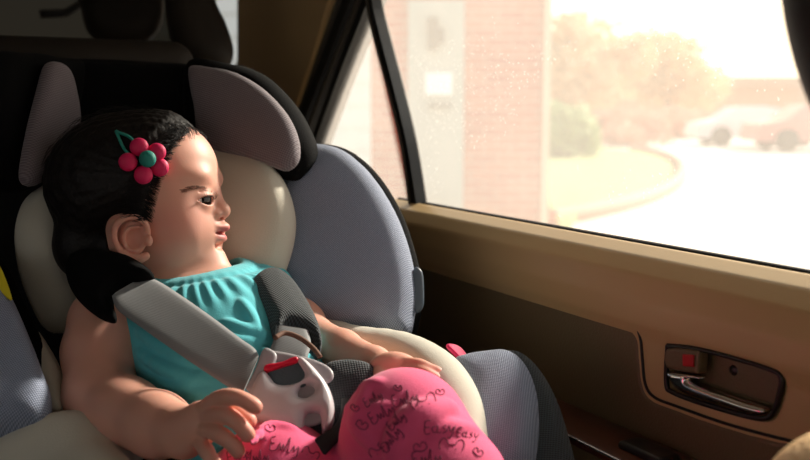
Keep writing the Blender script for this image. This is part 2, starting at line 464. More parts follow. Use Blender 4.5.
# right hand
hd = 0.700
body.ell(P(198, 425, hd), (0.0150, 0.0185, 0.0095), ((P(225, 432, hd) - P(190, 425, hd)).normalized(), U, -D), 0.010)
body.cap(RW, P(200, 426, hd), 0.0180, 0.012, 0.010)
def finger(pts, r0, r1, k=0.0022, j=None):
    p = [P(*q) for q in pts]; n = len(p)
    body.chain(p, [r0 + (r1 - r0) * i / (n - 1) for i in range(n)], 0.0)
    return p
def fingers(L_):
    for pts, r0, r1 in L_:
        p = catmull([P(*q) for q in pts], 3); n = len(p)
        body.chain(p, [(r0 + (r1 - r0) * i / (n - 1)) * (1 + 0.05 * math.cos(i / (n - 1) * 4 * PI)) for i in range(n)], 0.0016)
fingers([([(203, 411, .698), (216, 400, .686), (229, 397, .677), (242, 399, .671), (255, 407, .670)], .0064, .0053),
         ([(202, 419, .698), (217, 415, .682), (230, 417, .674), (240, 425, .670), (248, 435, .671)], .0064, .0052),
         ([(200, 429, .696), (211, 431, .682), (222, 436, .673), (231, 443, .669), (238, 451, .670)], .0062, .0050),
         ([(196, 438, .696), (203, 446, .686), (209, 455, .679), (215, 464, .677)], .0058, .0047),
         ([(208, 412, .706), (224, 407, .700), (238, 412, .696), (249, 421, .694)], .0066, .0056)])
# --- left arm
LS = P(283, 308, 0.955); LE = P(310, 336, 0.885); LW = P(374, 363, 0.80)
body.cap(P(235, 308, 0.92), LS, 0.032, 0.028, 0.02)
body.chain([LS, P(300, 326, 0.92), LE], [0.028, 0.024, 0.0205], 0.010)
body.chain([LE, P(342, 350, 0.845), LW], [0.0200, 0.0175, 0.0135], 0.008)
body.ell(P(392, 368, .776), (0.019, 0.013, 0.008), ((P(415, 372, .77) - P(380, 362, .78)).normalized(), U, -D), 0.008)
body.cap(LW, P(392, 368, .776), 0.0130, 0.010, 0.008)
fingers([([(400, 363, .776), (415, 364, .768), (427, 368, .763), (439, 373, .762)], .0054, .0044),
         ([(400, 369, .774), (414, 370, .764), (427, 374, .757), (439, 381, .755)], .0055, .0044),
         ([(397, 373, .772), (410, 375, .761), (420, 380, .754), (429, 387, .752)], .0055, .0044),
         ([(393, 376, .772), (402, 379, .761), (410, 384, .755), (416, 390, .752)], .0050, .0042),
         ([(382, 368, .780), (379, 373, .768), (382, 380, .758)], .0054, .0046)])
# --- legs
KR = P(277, 485, 0.72); KL = P(405, 432, 0.70)
def legs(v, g=0.0, k=0.02):
    v.chain([P(290, 500, 0.82), P(282, 495, 0.775), KR], [0.042 + g, 0.041 + g, 0.0405 + g], k)
    v.chain([KR, P(300, 560, 0.68), P(312, 620, 0.65)], [0.0395 + g, 0.034 + g, 0.026 + g], k)
    v.chain([P(360, 485, 0.83), P(389, 450, 0.765), KL], [0.044 + g, 0.040 + g, 0.038 + g], k)
    v.chain([KL, P(446, 490, 0.67), P(485, 560, 0.64)], [0.038 + g, 0.037 + g, 0.027 + g], k)
legs(body)
body.cap(P(312, 620, .65), P(330, 650, .62), 0.022, 0.016, 0.01); body.cap(P(485, 560, .64), P(505, 590, .61), 0.022, 0.016, 0.01)
me = body.mesh()
V = np.empty(len(me.vertices) * 3, np.float32); me.vertices.foreach_get('co', V); V = V.reshape(-1, 3)
Q = V - np.array(HO); hl = np.stack([Q @ np.array(a) for a in HM], 1) * 1000
lip = np.exp(-(((hl[:, 1] + 41) / 7.5) ** 4)) * np.exp(-((hl[:, 2] / 13.5) ** 4)) * (hl[:, 0] > 73) * np.clip((hl[:, 0] - 73) / 4, 0, 1)
blush = 0.4 * np.exp(-(((hl[:, 0] - 50) / 26) ** 2 + ((hl[:, 1] + 36) / 24) ** 2)) * np.clip((np.abs(hl[:, 2]) - 10) / 15, 0, 1)
ear = np.exp(-(((hl[:, 0] + 9) / 20) ** 2 + ((hl[:, 1] + 43) / 22) ** 2)) * (np.abs(hl[:, 2]) > 50) * 0.5
tips = np.zeros(len(V))
for q in [(255, 407, .676), (248, 434, .675), (238, 450, .674), (249, 423, .698), (438, 375, .762), (434, 380, .755)]:
    tips = np.maximum(tips, np.exp(-np.sum((V - np.array(P(*q))) ** 2, 1) / 0.012 ** 2))
colr = np.ones((len(V), 4), np.float32); colr[:, 0] = np.clip(lip, 0, 1); colr[:, 1] = np.clip(blush + ear + 0.8 * tips, 0, 1); colr[:, 2] = 0
at = me.color_attributes.new('tint', 'FLOAT_COLOR', 'POINT'); at.data.foreach_set('color', colr.ravel())
child = thing('person', 'baby in teal top and printed pink trousers, strapped in, looking out of the car window', 'person')
bodyo = link('body', me, M['skin'], child)
def bvh(o):
    m = o.data; mw = WM[o.name]
    return BVHTree.FromPolygons([mw @ v.co for v in m.vertices], [tuple(p.vertices) for p in m.polygons])
BB = bvh(bodyo)
def hit(bv, px, py, off=0.0):
    d = (P(px, py, 1) - CAM).normalized(); h_ = bv.ray_cast(CAM, d)
    if h_[0] is None: return None
    return h_[0] + h_[1] * off
def fold(v, pts, r, off, k, bv=None):
    q = [hit(bv or BB, x, y, off) for x, y in pts]; q = [p for p in q if p is not None]
    if len(q) > 1:
        q = catmull(q, 4); n = len(q); v.chain(q, [r * (0.25 + 0.75 * math.sin(PI * (i + .5) / n)) for i in range(n)], k)
# shirt
sh = Vol.cube((0.10, 0.62, 0.86), (0.40, 1.0, 1.12), 0.0018)
torso(sh, 0.005)
sh.cap(P(160, 312, 0.885), P(140, 312, 0.87), 0.042, 0.040, 0.02); sh.cap(P(240, 300, 0.92), P(262, 298, 0.935), 0.042, 0.036, 0.02)
tmp = link('tmp', sh.mesh(), []); BS0 = bvh(tmp); bpy.data.objects.remove(tmp)
for pts, r_ in [([(136, 352), (165, 368), (200, 380), (228, 384)], .0045), ([(134, 372), (160, 385), (200, 394), (225, 397)], .0045), ([(150, 340), (185, 358), (225, 372), (250, 378)], .004), ([(195, 345), (230, 352), (262, 350)], .0035),
                ([(160, 398), (190, 384), (215, 370)], .004), ([(225, 322), (245, 330), (266, 334)], .0035), ([(150, 402), (180, 408), (215, 406)], .004), ([(138, 330), (160, 342), (190, 350)], .0035), ([(240, 300), (252, 318), (262, 340)], .003), ([(212, 330), (235, 340), (258, 343)], .003)]:
    fold(sh, pts, r_ * 1.1, -0.0006, 0.006, BS0)
NB = P(196, 268, 0.895)                                  # neck opening
def neckhole(X, Y, Z):
    px, py, pz = X - NB.x, Y - NB.y, Z - NB.z
    ax = (P(178, 235, .90) - P(200, 290, .895)).normalized()
    w = px * ax.x + py * ax.y + pz * ax.z
    q = np.sqrt(np.maximum(px * px + py * py + pz * pz - w * w, 0))
    return np.maximum(q - 0.041, -w - 0.012)
sh.op(neckhole, NB, 0.09, 0.004, 'cut')
# pleats radiating from the yoke
S_, X_, Y_, Z_ = sh.sl(NB, 0.12)
ax_ = (P(178, 235, .90) - P(200, 290, .895)).normalized()
px_, py_, pz_ = X_ - NB.x, Y_ - NB.y, Z_ - NB.z
w_ = px_ * ax_.x + py_ * ax_.y + pz_ * ax_.z
e1 = ax_.cross(Vector((0, 1, 0))).normalized(); e2 = ax_.cross(e1)
ang = np.arctan2(px_ * e2.x + py_ * e2.y + pz_ * e2.z, px_ * e1.x + py_ * e1.y + pz_ * e1.z)
rr_ = np.sqrt(px_ ** 2 + py_ ** 2 + pz_ ** 2)
sh.f[S_] += (np.sin(ang * 34 + 2 * np.sin(ang * 5)) * 0.0013 * np.exp(-((rr_ - 0.078) / 0.016) ** 2)).astype(np.float32)
sh.f[S_] += (0.0016 * np.exp(-((rr_ - 0.060) / 0.0035) ** 2)).astype(np.float32)
# waist end
def below(X, Y, Z):
    return -((X - T1.x) * TA.x + (Y - T1.y) * TA.y + (Z - T1.z) * TA.z - 0.02)
sh.f[:] = np.maximum(sh.f, -below(sh.x[:, None, None], sh.y[None, :, None], sh.z[None, None, :]))
shirt = link('shirt', sh.mesh(), M['shirt'], child)
# pants
pt = Vol.cube((0.08, 0.38, 0.60), (0.48, 0.86, 1.06), 0.002)
legs(pt, 0.005)
pt.ell(P(310, 500, 0.82), (0.078, 0.055, 0.055), TM, 0.02); body_ = 0
for pts, r_ in [([(352, 402), (366, 392), (382, 388)], .004), ([(402, 447), (408, 430), (425, 418), (448, 411), (474, 417)], .011), ([(396, 458), (402, 440), (412, 428)], .009), ([(356, 420), (368, 432), (384, 450)], .005), ([(352, 410), (372, 412), (392, 408)], .003),
                ([(372, 392), (366, 408), (362, 430)], .0035), ([(250, 440), (268, 432), (292, 434)], .003), ([(430, 440), (450, 432), (474, 436)], .004)]:
    fold(pt, pts, r_, 0.0035, 0.006)
pants = link('trousers', pt.mesh(), M['pants'], child)
BP = bvh(pants); BS = bvh(shirt)
# printed doodles, joined into the trousers mesh
def doodle(kind, cx, cy_, s, rot):
    L_ = []
    if kind == 'bear':
        L_ = [[(-1.2, .2), (-1.25, -.5), (-.9, -.9), (-.5, -.6), (-.3, -.35), (.3, -.35), (.5, -.75), (.95, -.9), (1.2, -.5), (1.1, .1)], [(-.4, .1), (-.35, .15)], [(.4, .1), (.45, .15)]]
    elif kind == 'word':
        L_ = [[(-1.5, -.8), (-1.9, -.7), (-1.9, -.1), (-1.5, -.1), (-1.9, 0), (-1.9, .7), (-1.4, .7), (-1, .3), (-.9, -.2), (-.7, .6), (-.5, -.1), (-.3, .6), (0, -.6), (.15, -.9), (.1, .6), (.4, .6), (.7, -.1), (.8, .5), (1.2, -.1), (1.1, 1.0), (.7, 1.2)]]
    elif kind == 'easy':
        L_ = [[(-1, -.7), (-1.5, -.6), (-1.5, .6), (-1, .6)], [(-1.5, 0), (-1.1, 0)], [(-.5, -.2), (-.8, .1), (-.5, .5), (-.2, .1), (-.3, -.3), (-.2, .5), (.1, .4)], [(.6, -.3), (.3, -.1), (.7, .2), (.3, .5)], [(.9, -.3), (1.1, .3), (1.5, -.3), (1.1, .9), (.8, .9)]]
    elif kind == 'loop':
        L_ = [[(-.8, .3), (-.8, -.3), (-.3, -.5), (0, 0), (.3, -.5), (.8, -.3), (.8, .3), (.2, .6), (-.3, .5), (-.8, .3)]]
    V, Fc = [], []
    for l in L_:
        w = []
        for p in catmull([(a, b, 0) for a, b in l], 4):
            x = cx + s * (p.x * math.cos(rot) - p.y * math.sin(rot)); y = cy_ + s * (p.x * math.sin(rot) + p.y * math.cos(rot))
            h_ = hit(BP, x, y, 0.0003)
            if h_ is None or (w and (h_ - w[-1]).length > 0.012): break
            w.append(h_)
        if len(w) > 2:
            a, b = tube_geo(w, 0.00034, 5); o = len(V); V += a; Fc += [tuple(i + o for i in f) for f in b]
    return V, Fc
VV, FF = [], []
for a in [('word', 384, 412, 8, -0.5), ('word', 408, 398, 8, -.25), ('bear', 425, 404, 10, -.35), ('word', 392, 437, 8, -.9), ('easy', 440, 428, 10, .05), ('loop', 420, 447, 8, -.2),
          ('bear', 452, 448, 10, .1), ('easy', 468, 434, 7, .2), ('word', 375, 398, 6, -.5), ('loop', 362, 425, 7, .4), ('word', 430, 458, 9, -.1), ('bear', 380, 452, 8, -.4), ('loop', 440, 392, 5, 0),
          ('loop', 478, 452, 6, .5), ('bear', 262, 440, 9, -.2), ('word', 288, 446, 9, .15), ('easy', 240, 455, 8, -.2), ('loop', 270, 428, 6, .1), ('bear', 310, 455, 7, .5), ('word', 260, 457, 7, -.1), ('loop', 355, 408, 5, .4), ('loop', 398, 388, 5, .1), ('word', 398, 420, 6, -.7)]:
    a_, b_ = doodle(*a); o = len(VV); VV += a_; FF += [tuple(i + o for i in f) for f in b_]
import bmesh
if VV:
    bm = bmesh.new(); bm.from_mesh(pants.data); vs = [bm.verts.new(v) for v in VV]
    for f in FF:
        q = bm.faces.new([vs[i] for i in f]); q.material_index = 1; q.smooth = True
    bm.to_mesh(pants.data); bm.free(); pants.data.materials.append(M['doodle'])
# eyes
def ball(name, c, ax, r, mats, parent, lim=0.53, n=32):
    ax = Vector(ax).normalized(); e1 = ax.orthogonal().normalized(); e2 = ax.cross(e1); V = []; Fc = []; mi = []
    V.append(c + ax * r)
    for i in range(1, n):
        th = PI * i / n
        for k in range(n): a = 2 * PI * k / n; V.append(c + ax * (r * math.cos(th)) + (e1 * math.cos(a) + e2 * math.sin(a)) * (r * math.sin(th)))
    V.append(c - ax * r)
    for k in range(n): Fc.append((0, 1 + k, 1 + (k + 1) % n)); mi.append(1)
    for i in range(n - 2):
        for k in range(n): Fc.append((1 + i * n + k, 1 + (i + 1) * n + k, 1 + (i + 1) * n + (k + 1) % n, 1 + i * n + (k + 1) % n)); mi.append(1 if PI * (i + 1.5) / n < lim else 0)
    for k in range(n): Fc.append((len(V) - 1, 1 + (n - 2) * n + (k + 1) % n, 1 + (n - 2) * n + k)); mi.append(0)
    o = link(name, mesh_from(V, Fc), mats, parent)
    if len(mats) > 1: o.data.polygons.foreach_set('material_index', mi)
    return o
for i, (ec, g) in enumerate(EYES):
    look = (HF * 0.93 + HS * 0.36 + HU * 0.0) if i == 0 else (HF * 0.95 + HS * 0.1)
    ball('eye', ec, look, 0.0120, [M['eyewhite'], M['iris']], child, 0.68)
    sd = HU.cross(g).normalized()
    pts = []
    for a in np.linspace(-0.011, 0.0122, 9):
        h = 0.0040 * (1 - min(abs(a) / 0.0125, 1) ** 2)
        w = math.sqrt(max(0.0136 ** 2 - a * a - h * h, 1e-6)); pts.append(ec + sd * a + HU * (h + 0.0003) + g * w)
    VV, FF = tube_geo(pts, [0.0001, .0003, .0004, .0004, .0004, .0004, .0004, .0003, .0001], 6)
    for q in range(14):
        t = 0.15 + 0.8 * q / 13 if i == 0 else 0.1 + 0.8 * q / 13
        p = pts[min(int(t * 8), 8)].lerp(pts[min(int(t * 8) + 1, 8)], t * 8 - int(t * 8))
        out = (p - ec).normalized(); L_ = 0.0045
        a, b = tube_geo([p, p + out * L_ * .5 + HU * 0.0005, p + out * L_ * .9 + HU * 0.003], [0.00025, .0002, .00005], 4); o = len(VV); VV += a; FF += [tuple(k + o for k in f) for f in b]
    link('eyelashes', mesh_from(VV, FF), M['iris'], child)
# hair
_c = [H(f, u, s) for f in (-98, 84) for u in (-105, 84) for s in (-76, 76)]
hv = Vol.cube([min(p[i] for p in _c) for i in range(3)], [max(p[i] for p in _c) for i in range(3)], 0.0015)
hv.x = hv.x
head_core(hv)
XX, YY, ZZ = hv.x[:, None, None] - HO.x, hv.y[None, :, None] - HO.y, hv.z[None, None, :] - HO.z
ff = (XX * HF.x + YY * HF.y + ZZ * HF.z) * 1000; uu = (XX * HU.x + YY * HU.y + ZZ * HU.z) * 1000; ss = (XX * HS.x + YY * HS.y + ZZ * HS.z) * 1000
angs = np.arctan2(uu - 10, -(ff - 40))
noise = 0.9 * np.sin(angs * 41 + 3 * np.sin(ss * 0.12)) * np.sin(ss * 0.35 + 2 * np.sin(angs * 6)) + 0.8 * np.sin(ss * 0.9 + angs * 9)
hairline = [(200, 96), (192, 122), (184, 134), (174, 147), (167, 160), (163, 172), (157, 186), (153, 200), (151, 212), (148, 223), (141, 219), (129, 214), (116, 218), (110, 230), (112, 246), (118, 257), (124, 268), (112, 280), (85, 290), (20, 270), (-10, 150), (30, 80), (120, 60)]
ab = 0.90 - np.abs(ss) / 1000
pxe = 405 + F * (ff / 1000 - 265 / F * 0.90) / ab; pye = 230 - F * (uu / 1000 + 40 / F * 0.90) / ab
gx = np.arange(-60, 260, 1.0); gy = np.arange(30, 340, 1.0)
pg = poly_sdf([(p.x, p.y) for p in catmull([(a, b, 0) for a, b in hairline], 4, True)], gx[:, None], gy[None, :]) / 1000 * 0.93
fi = np.clip((pxe + 60).astype(int), 0, len(gx) - 2); ui = np.clip((pye - 30).astype(int), 0, len(gy) - 2)
fr = np.clip(pxe + 60 - fi, 0, 1); ur = np.clip(pye - 30 - ui, 0, 1)
pd = pg[fi, ui] * (1 - fr) * (1 - ur) + pg[fi + 1, ui] * fr * (1 - ur) + pg[fi, ui + 1] * (1 - fr) * ur + pg[fi + 1, ui + 1] * fr * ur
fade = np.clip(-pd / 0.020, 0, 1)
hv.f = smax((hv.f - (0.0012 + 0.0060 * fade) - noise * 0.0005 * fade).astype(np.float32), pd.astype(np.float32), 0.003)
# nape hair fuller
hv.f = smin(hv.f, smax(np.sqrt(((ff + 48) / 34) ** 2 + ((uu + 52) / 38) ** 2 + (ss / 46) ** 2).astype(np.float32) * 0.036 - 0.036, pd.astype(np.float32) * 0.6, 0.004), 0.012).astype(np.float32)
hair = link('hair', hv.mesh(), M['hairc'], child)
BH = bvh(hair)
VV, FF = [], []
def add_strand(pts, r0=0.00035):
    global VV, FF
    n = len(pts); a, b = tube_geo(pts, [r0 * (1 - 0.8 * abs(2 * i / (n - 1) - 1) ** 2) for i in range(n)], 4); o = len(VV); VV += a; FF += [tuple(k + o for k in f) for f in b]
edge = catmull([(190, 126, 0), (184, 134, 0), (174, 147, 0), (167, 160, 0), (163, 172, 0), (157, 186, 0), (153, 200, 0), (151, 212, 0), (148, 222, 0)], 8)
def surf(px, py, off):
    c = [h_ for h_ in (hit(BH, px, py, off), hit(BB, px, py, off)) if h_ is not None]
    return min(c, key=lambda q: (q - CAM).length) if c else None
for i in range(520):
    e = random.choice(edge); x, y = e.x + random.uniform(-3, 5), e.y + random.uniform(-3, 3)
    L_ = random.uniform(14, 34); t = (y - 124) / 90; a0 = math.radians(200 - 70 * max(min(t, 1), 0)) + random.uniform(-.35, .35)
    pts = []
    for k in range(7):
        s = k / 6
        a = a0 + 0.5 * s
        q = surf(x + math.cos(a) * L_ * s, y - math.sin(a) * L_ * s * (1 if t > .3 else .6), 0.0008 + 0.002 * math.sin(PI * s) * random.random())
        if q is None: break
        pts.append(q)
    if len(pts) > 4 and all((pts[k] - pts[k + 1]).length < 0.02 for k in range(len(pts) - 1)): add_strand(pts)
for i in range(260):                                     # flyaways along the crown outline
    a = random.uniform(0.55, 2.9); s = random.uniform(-20, 25)
    b = H(-8 + 79 * math.cos(a), 8 + 67 * math.sin(a), s); tdir = (HF * -math.sin(a) + HU * math.cos(a)); n_ = (HF * math.cos(a) + HU * math.sin(a))
    L_ = random.uniform(.012, .03)
    add_strand([b + tdir * (L_ * k / 4) + n_ * (0.0025 * math.sin(PI * k / 4) * random.uniform(.2, 1.0)) for k in range(5)], 0.00022)
for i in range(150):                                     # short wisps on the forehead hairline
    a = random.uniform(0.62, 1.25); s = random.uniform(-30, 38)
    b = H(22 + 50 * math.cos(a), 17 + 51 * math.sin(a) * math.cos(s / 60), s); tdir = (HF * -math.sin(a) + HU * math.cos(a)); n_ = (HF * math.cos(a) + HU * math.sin(a))
    L_ = random.uniform(.01, .02)
    add_strand([b - n_ * 0.001 + tdir * (L_ * k / 4) + n_ * 0.003 * math.sin(PI * k / 4) for k in range(5)], 0.00022)
bm = bmesh.new(); bm.from_mesh(hair.data); vs = [bm.verts.new(v) for v in VV]
for f in FF: bm.faces.new([vs[i] for i in f]).smooth = True
bm.to_mesh(hair.data); bm.free()
# eyebrow on each side
for s_ in (1, -1):
    VV, FF = [], []
    for i in range(90):
        t = random.random(); x = 184 + 24 * t; y = 194.5 - 7 * math.sin(PI * (0.12 + 0.6 * t)) + random.uniform(-1.8, 1.8)
        def bp_(x, y):
            if s_ > 0: return BB.ray_cast(CAM, (P(x, y, 1) - CAM).normalized())
            return BB.ray_cast(H((x - 140) * .95, (190 - y) * .95, -90), HS)
        h0 = bp_(x, y); h1 = bp_(x - 5, y - 0.5)
        if h0[0] is None or h1[0] is None or (h0[0] - h1[0]).length > .012: continue
        a, b = tube_geo([h0[0] + h0[1] * .0001, (h0[0] + h1[0]) / 2 + h0[1] * .0004, h1[0] + h1[1] * .0001], [.00008, .00016, .00004], 4); o = len(VV); VV += a; FF += [tuple(k + o for k in f_) for f_ in b]
    link('eyebrow', mesh_from(VV, FF), M['brow'], child)
# hair clip
clip = thing('hair_clip', 'pink five-petal flower hair clip with teal centre on the baby\'s black hair', 'hair clip')
def onhead(px, py, off): 
    q = surf(px, py, off); return q
for (x, y) in [(141, 148), (156, 153), (159.5, 168), (143, 175), (130, 162)]:
    c = onhead(x, y, 0.003); v = Vol.cube([c[i] - 0.014 for i in range(3)], [c[i] + 0.014 for i in range(3)], 0.0009)
    v.ell(c, (0.0084, 0.0084, 0.0062), (R, U, -D)); link('petal', v.mesh(), M['pinkfelt'], clip)
c = onhead(146, 160.5, 0.007); v = Vol.cube([c[i] - 0.014 for i in range(3)], [c[i] + 0.014 for i in range(3)], 0.0009); v.ell(c, (0.0076, 0.0076, 0.0062), (R, U, -D)); link('flower_centre', v.mesh(), M['tealfelt'], clip)
lp = [(134, 160), (126, 150), (119, 138), (117, 134), (122, 135), (130, 139), (140, 146)]
tube('felt_leaf', catmull([onhead(x, y, 0.0035) for x, y in lp], 5), 0.0014, M['tealfelt'], clip)

# ================================================================== THE CHILD CAR SEAT
seat = thing('child_car_seat', 'grey, cream and black child car seat holding the baby beside the car door', 'car seat')
# outer dark shell and back
pad('back_shell', [(-60, 80), (-20, 62), (70, 60), (190, 66), (255, 72), (290, 120), (330, 165), (380, 200), (400, 330), (330, 420), (60, 420), (-60, 380)], [(0, 100, 1.07), (260, 100, 1.10), (130, 300, 1.00)], 0.03, M['shell'], seat, res=0.005)
pad('headrest_back', [(40, 62), (75, 64), (130, 66), (190, 68), (215, 80), (225, 130), (215, 190), (60, 190), (30, 120)], [(60, 90, 1.02), (200, 90, 1.055), (130, 200, 0.995)], 0.03, M['black'], seat, bulge=0.004)
# head wings
wr = pad('headrest_wing', [(196, 64), (232, 67), (268, 78), (296, 106), (313, 138), (315, 158), (305, 175), (293, 181), (262, 170), (200, 150), (188, 100)], [(190, 80, 1.045), (305, 150, 0.985), (200, 150, 1.02)], 0.05, M['black'], seat, r=0.02, bulge=0.004)
pad('wing_cushion', [(191, 70), (215, 69), (240, 75), (266, 91), (288, 115), (299, 140), (299, 160), (290, 170), (280, 170), (250, 158), (204, 145), (196, 110)], [(190, 80, 0.998), (305, 150, 0.938), (200, 150, 0.973)], 0.012, M['wingmesh'], wr, bulge=0.010, bdist=0.03)
wl = pad('headrest_wing', [(-20, 62), (18, 54), (50, 58), (76, 66), (72, 110), (52, 160), (30, 188), (10, 190), (-20, 160)], [(75, 80, 1.03), (20, 80, 0.945), (40, 180, 0.95)], 0.045, M['black'], seat, r=0.018)
pad('wing_cushion', [(46, 64), (58, 64), (68, 78), (75, 112), (74, 130), (62, 150), (46, 176), (34, 186), (24, 184), (21, 170), (28, 130), (38, 90)], [(75, 80, 0.98), (20, 80, 0.895), (40, 180, 0.90)], 0.012, M['wingmesh'], wl, bulge=0.008)
# infant insert: head hugger
pad('head_cushion', [(200, 150), (222, 145), (248, 149), (270, 163), (286, 185), (295, 215), (294, 245), (284, 275), (268, 290), (240, 286), (215, 260), (200, 210)], [(205, 150, 1.00), (290, 200, 0.965), (240, 280, 0.95)], 0.03, M['cream'], seat, bulge=0.014, bdist=0.035)
pad('head_cushion', [(60, 180), (42, 186), (27, 200), (20, 230), (25, 270), (38, 305), (52, 328), (68, 332), (84, 318), (88, 270), (80, 210)], [(60, 190, 0.97), (20, 240, 0.90), (60, 330, 0.91)], 0.035, M['cream'], seat, bulge=0.012)
# shoulder bolsters
br = pad('side_bolster', [(286, 170), (300, 153), (322, 149), (348, 156), (373, 178), (395, 212), (409, 248), (416, 285), (414, 318), (406, 338), (370, 338), (320, 325), (285, 300)], [(300, 150, 1.03), (410, 270, 0.955), (300, 330, 0.945)], 0.035, M['bluemesh'], seat, bulge=0.018, bdist=0.06)
pad('bolster_rim', [(296, 175), (304, 150), (326, 146), (352, 153), (378, 175), (400, 209), (414, 247), (422, 285), (420, 318), (410, 342), (370, 342), (320, 325), (292, 290)], [(300, 150, 1.05), (410, 270, 0.975), (300, 330, 0.965)], 0.03, M['black'], br, res=0.004)
pad('plastic_clip', [(413, 270), (422, 271), (424, 290), (423, 308), (414, 311)], [(413, 270, 0.945), (424, 290, 0.94), (413, 311, 0.935)], 0.006, mat('clip_grey', rgb(92, 104, 116), 0.4), seat, res=0.0015, sm=3)
bl = pad('side_bolster', [(-60, 280), (-30, 262), (0, 286), (14, 304), (30, 340), (44, 376), (52, 402), (46, 428), (20, 436), (-30, 440), (-60, 400)], [(0, 290, 0.83), (50, 400, 0.775), (-40, 400, 0.76)], 0.03, M['bluemesh'], seat, bulge=0.014)
pad('bolster_rim', [(-60, 262), (-20, 245), (8, 268), (24, 300), (42, 340), (54, 376), (62, 400), (56, 436), (20, 446), (-30, 450), (-60, 400)], [(0, 290, 0.86), (50, 400, 0.805), (-40, 400, 0.79)], 0.03, M['black'], bl, res=0.004)
pad('warning_label', [(-22, 245), (-2, 262), (10, 290), (12, 301), (4, 296), (-14, 284), (-26, 262)], [(0, 290, 0.806), (50, 400, 0.75), (-40, 400, 0.736)], 0.003, M['yellow'], bl, res=0.0015, sm=3)
# cream lower insert
pad('shoulder_cushion', [(30, 332), (36, 330), (48, 345), (62, 372), (66, 402), (62, 418), (48, 410), (36, 380), (28, 350)], [(30, 335, 0.85), (62, 400, 0.80), (40, 400, 0.80)], 0.02, M['cream'], seat, bulge=0.006)
pad('shoulder_cushion', [(296, 316), (312, 310), (332, 313), (348, 322), (360, 338), (350, 352), (322, 345), (300, 335)], [(300, 316, 0.95), (350, 330, 0.93), (320, 345, 0.93)], 0.02, M['cream'], seat, bulge=0.006)
v = Vol.cube((0.28, 0.40, 0.74), (0.53, 0.95, 1.04), 0.0028)
v.chain(catmull([P(318, 332, .95), P(352, 347, .90), (P(400, 356, .85)), P(433, 374, .80), P(451, 400, .76), P(459, 435, .73), P(462, 490, .69), P(462, 560, .66)], 3), [0.016, .017, .018, .019, .0195, .020, .020] + [.020] * 15, 0.01)
link('seat_cushion_side', v.mesh(), M['cream'], seat)
v = Vol.cube((-0.03, 0.45, 0.78), (0.20, 0.84, 1.04), 0.0028)
v.ell(P(66, 454, 0.765), (0.047, 0.033, 0.036), ((P(120, 470, .72) - P(10, 425, .80)).normalized(), U, D), 0)
v.cap(P(68, 462, .765), P(112, 505, .70), 0.034, 0.032, 0.02)
link('seat_cushion_side', v.mesh(), M['cream'], seat)
# front side wing
fw = pad('seat_side_wing', [(450, 378), (466, 368), (488, 364), (510, 363), (526, 372), (536, 392), (539, 420), (537, 450), (528, 480), (490, 520), (455, 500), (440, 430)], [(470, 370, 0.82), (530, 380, 0.80), (500, 460, 0.74)], 0.03, M['bluemesh'], seat, bulge=0.02, bdist=0.045)
pad('wing_side_panel', [(490, 372), (505, 361), (522, 361), (540, 376), (556, 403), (568, 438), (576, 480), (560, 530), (500, 530), (480, 430)], [(470, 370, 0.855), (530, 380, 0.835), (500, 460, 0.775)], 0.045, M['blackmesh'], fw, r=0.016, res=0.004)
pad('printed_tag', [(446, 345), (456, 346), (464, 352), (470, 362), (464, 363), (454, 354)], [(446, 345, 0.835), (470, 362, 0.82), (455, 356, 0.82)], 0.004, M['pinkfelt'], seat, res=0.0012, sm=3)
tube('piping', catmull([raypl(x, y, WM[fw.name]) for x, y in [(505, 362), (527, 371), (538, 392), (541, 420), (539, 450), (530, 480)]], 5), 0.0016, M['piping'], fw)
# base under the child
v = Vol.cube((0.02, 0.42, 0.60), (0.50, 1.12, 0.94), 0.006)
v.ell((0.24, 0.80, 0.80), (0.19, 0.26, 0.09)); v.cap((0.12, 0.62, 0.76), (0.40, 0.62, 0.76), 0.07, 0.07, 0.05); v.cap((0.12, 0.9, 0.78), (0.40, 0.9, 0.78), 0.09, 0.09, 0.05)
link('seat_base', v.mesh(), M['shell'], seat)
# --- harness
pad('shoulder_strap_pad', [(70, 262), (92, 252), (128, 258), (150, 271), (154, 279), (140, 284), (122, 286), (113, 300), (116, 320), (100, 318), (78, 300), (68, 280)], [(80, 270, 0.835), (150, 275, 0.825), (105, 320, 0.80)], 0.02, M['black'], seat, bulge=0.006, res=0.002)
sA = [(146, 276, .830), (160, 282, .818), (182, 296, .804), (212, 317, .789), (240, 338, .774), (254, 348, .767), (259, 356, .764)]
sB = [(112, 296, .800), (118, 310, .788), (142, 328, .776), (176, 352, .763), (210, 375, .750), (232, 389, .742), (243, 393, .738)]
strap('harness_strap', [P(*q) for q in sA], [P(*q) for q in sB], 0.0026, M['strap'], seat)
# left pad
lpad = pad('shoulder_strap_pad', [(250, 287), (260, 278), (276, 279), (292, 290), (306, 310), (317, 332), (321, 350), (317, 358), (312, 349), (298, 338), (284, 333), (275, 338), (266, 322), (255, 302)], [(255, 285, 0.865), (318, 345, 0.81), (270, 335, 0.80)], 0.022, M['blackmesh'], seat, r=0.01, bulge=0.008, res=0.002)
lm = WM[lpad.name].copy(); lm.translation += lm.col[2].xyz * 0.014
tube('pad_binding', catmull([lm @ raypl(x, y, lm) for x, y in [(320, 357), (313, 348), (300, 338), (285, 333), (275, 338)]], 5), 0.0022, mat('brown_binding', rgb(110, 78, 62), 0.8), lpad)
strap('harness_strap', [P(*q) for q in [(308, 330, .805), (311, 344, .793), (308, 356, .782), (305, 368, .775)]], [P(*q) for q in [(276, 325, .80), (274, 338, .790), (269, 352, .780), (268, 364, .772)]], 0.0026, M['strap'], seat)
strap('harness_strap', [P(*q) for q in [(252, 262, .93), (262, 270, .90), (272, 280, .88)]], [P(*q) for q in [(244, 268, .92), (252, 276, .89), (260, 286, .87)]], 0.0026, M['strap'], seat)
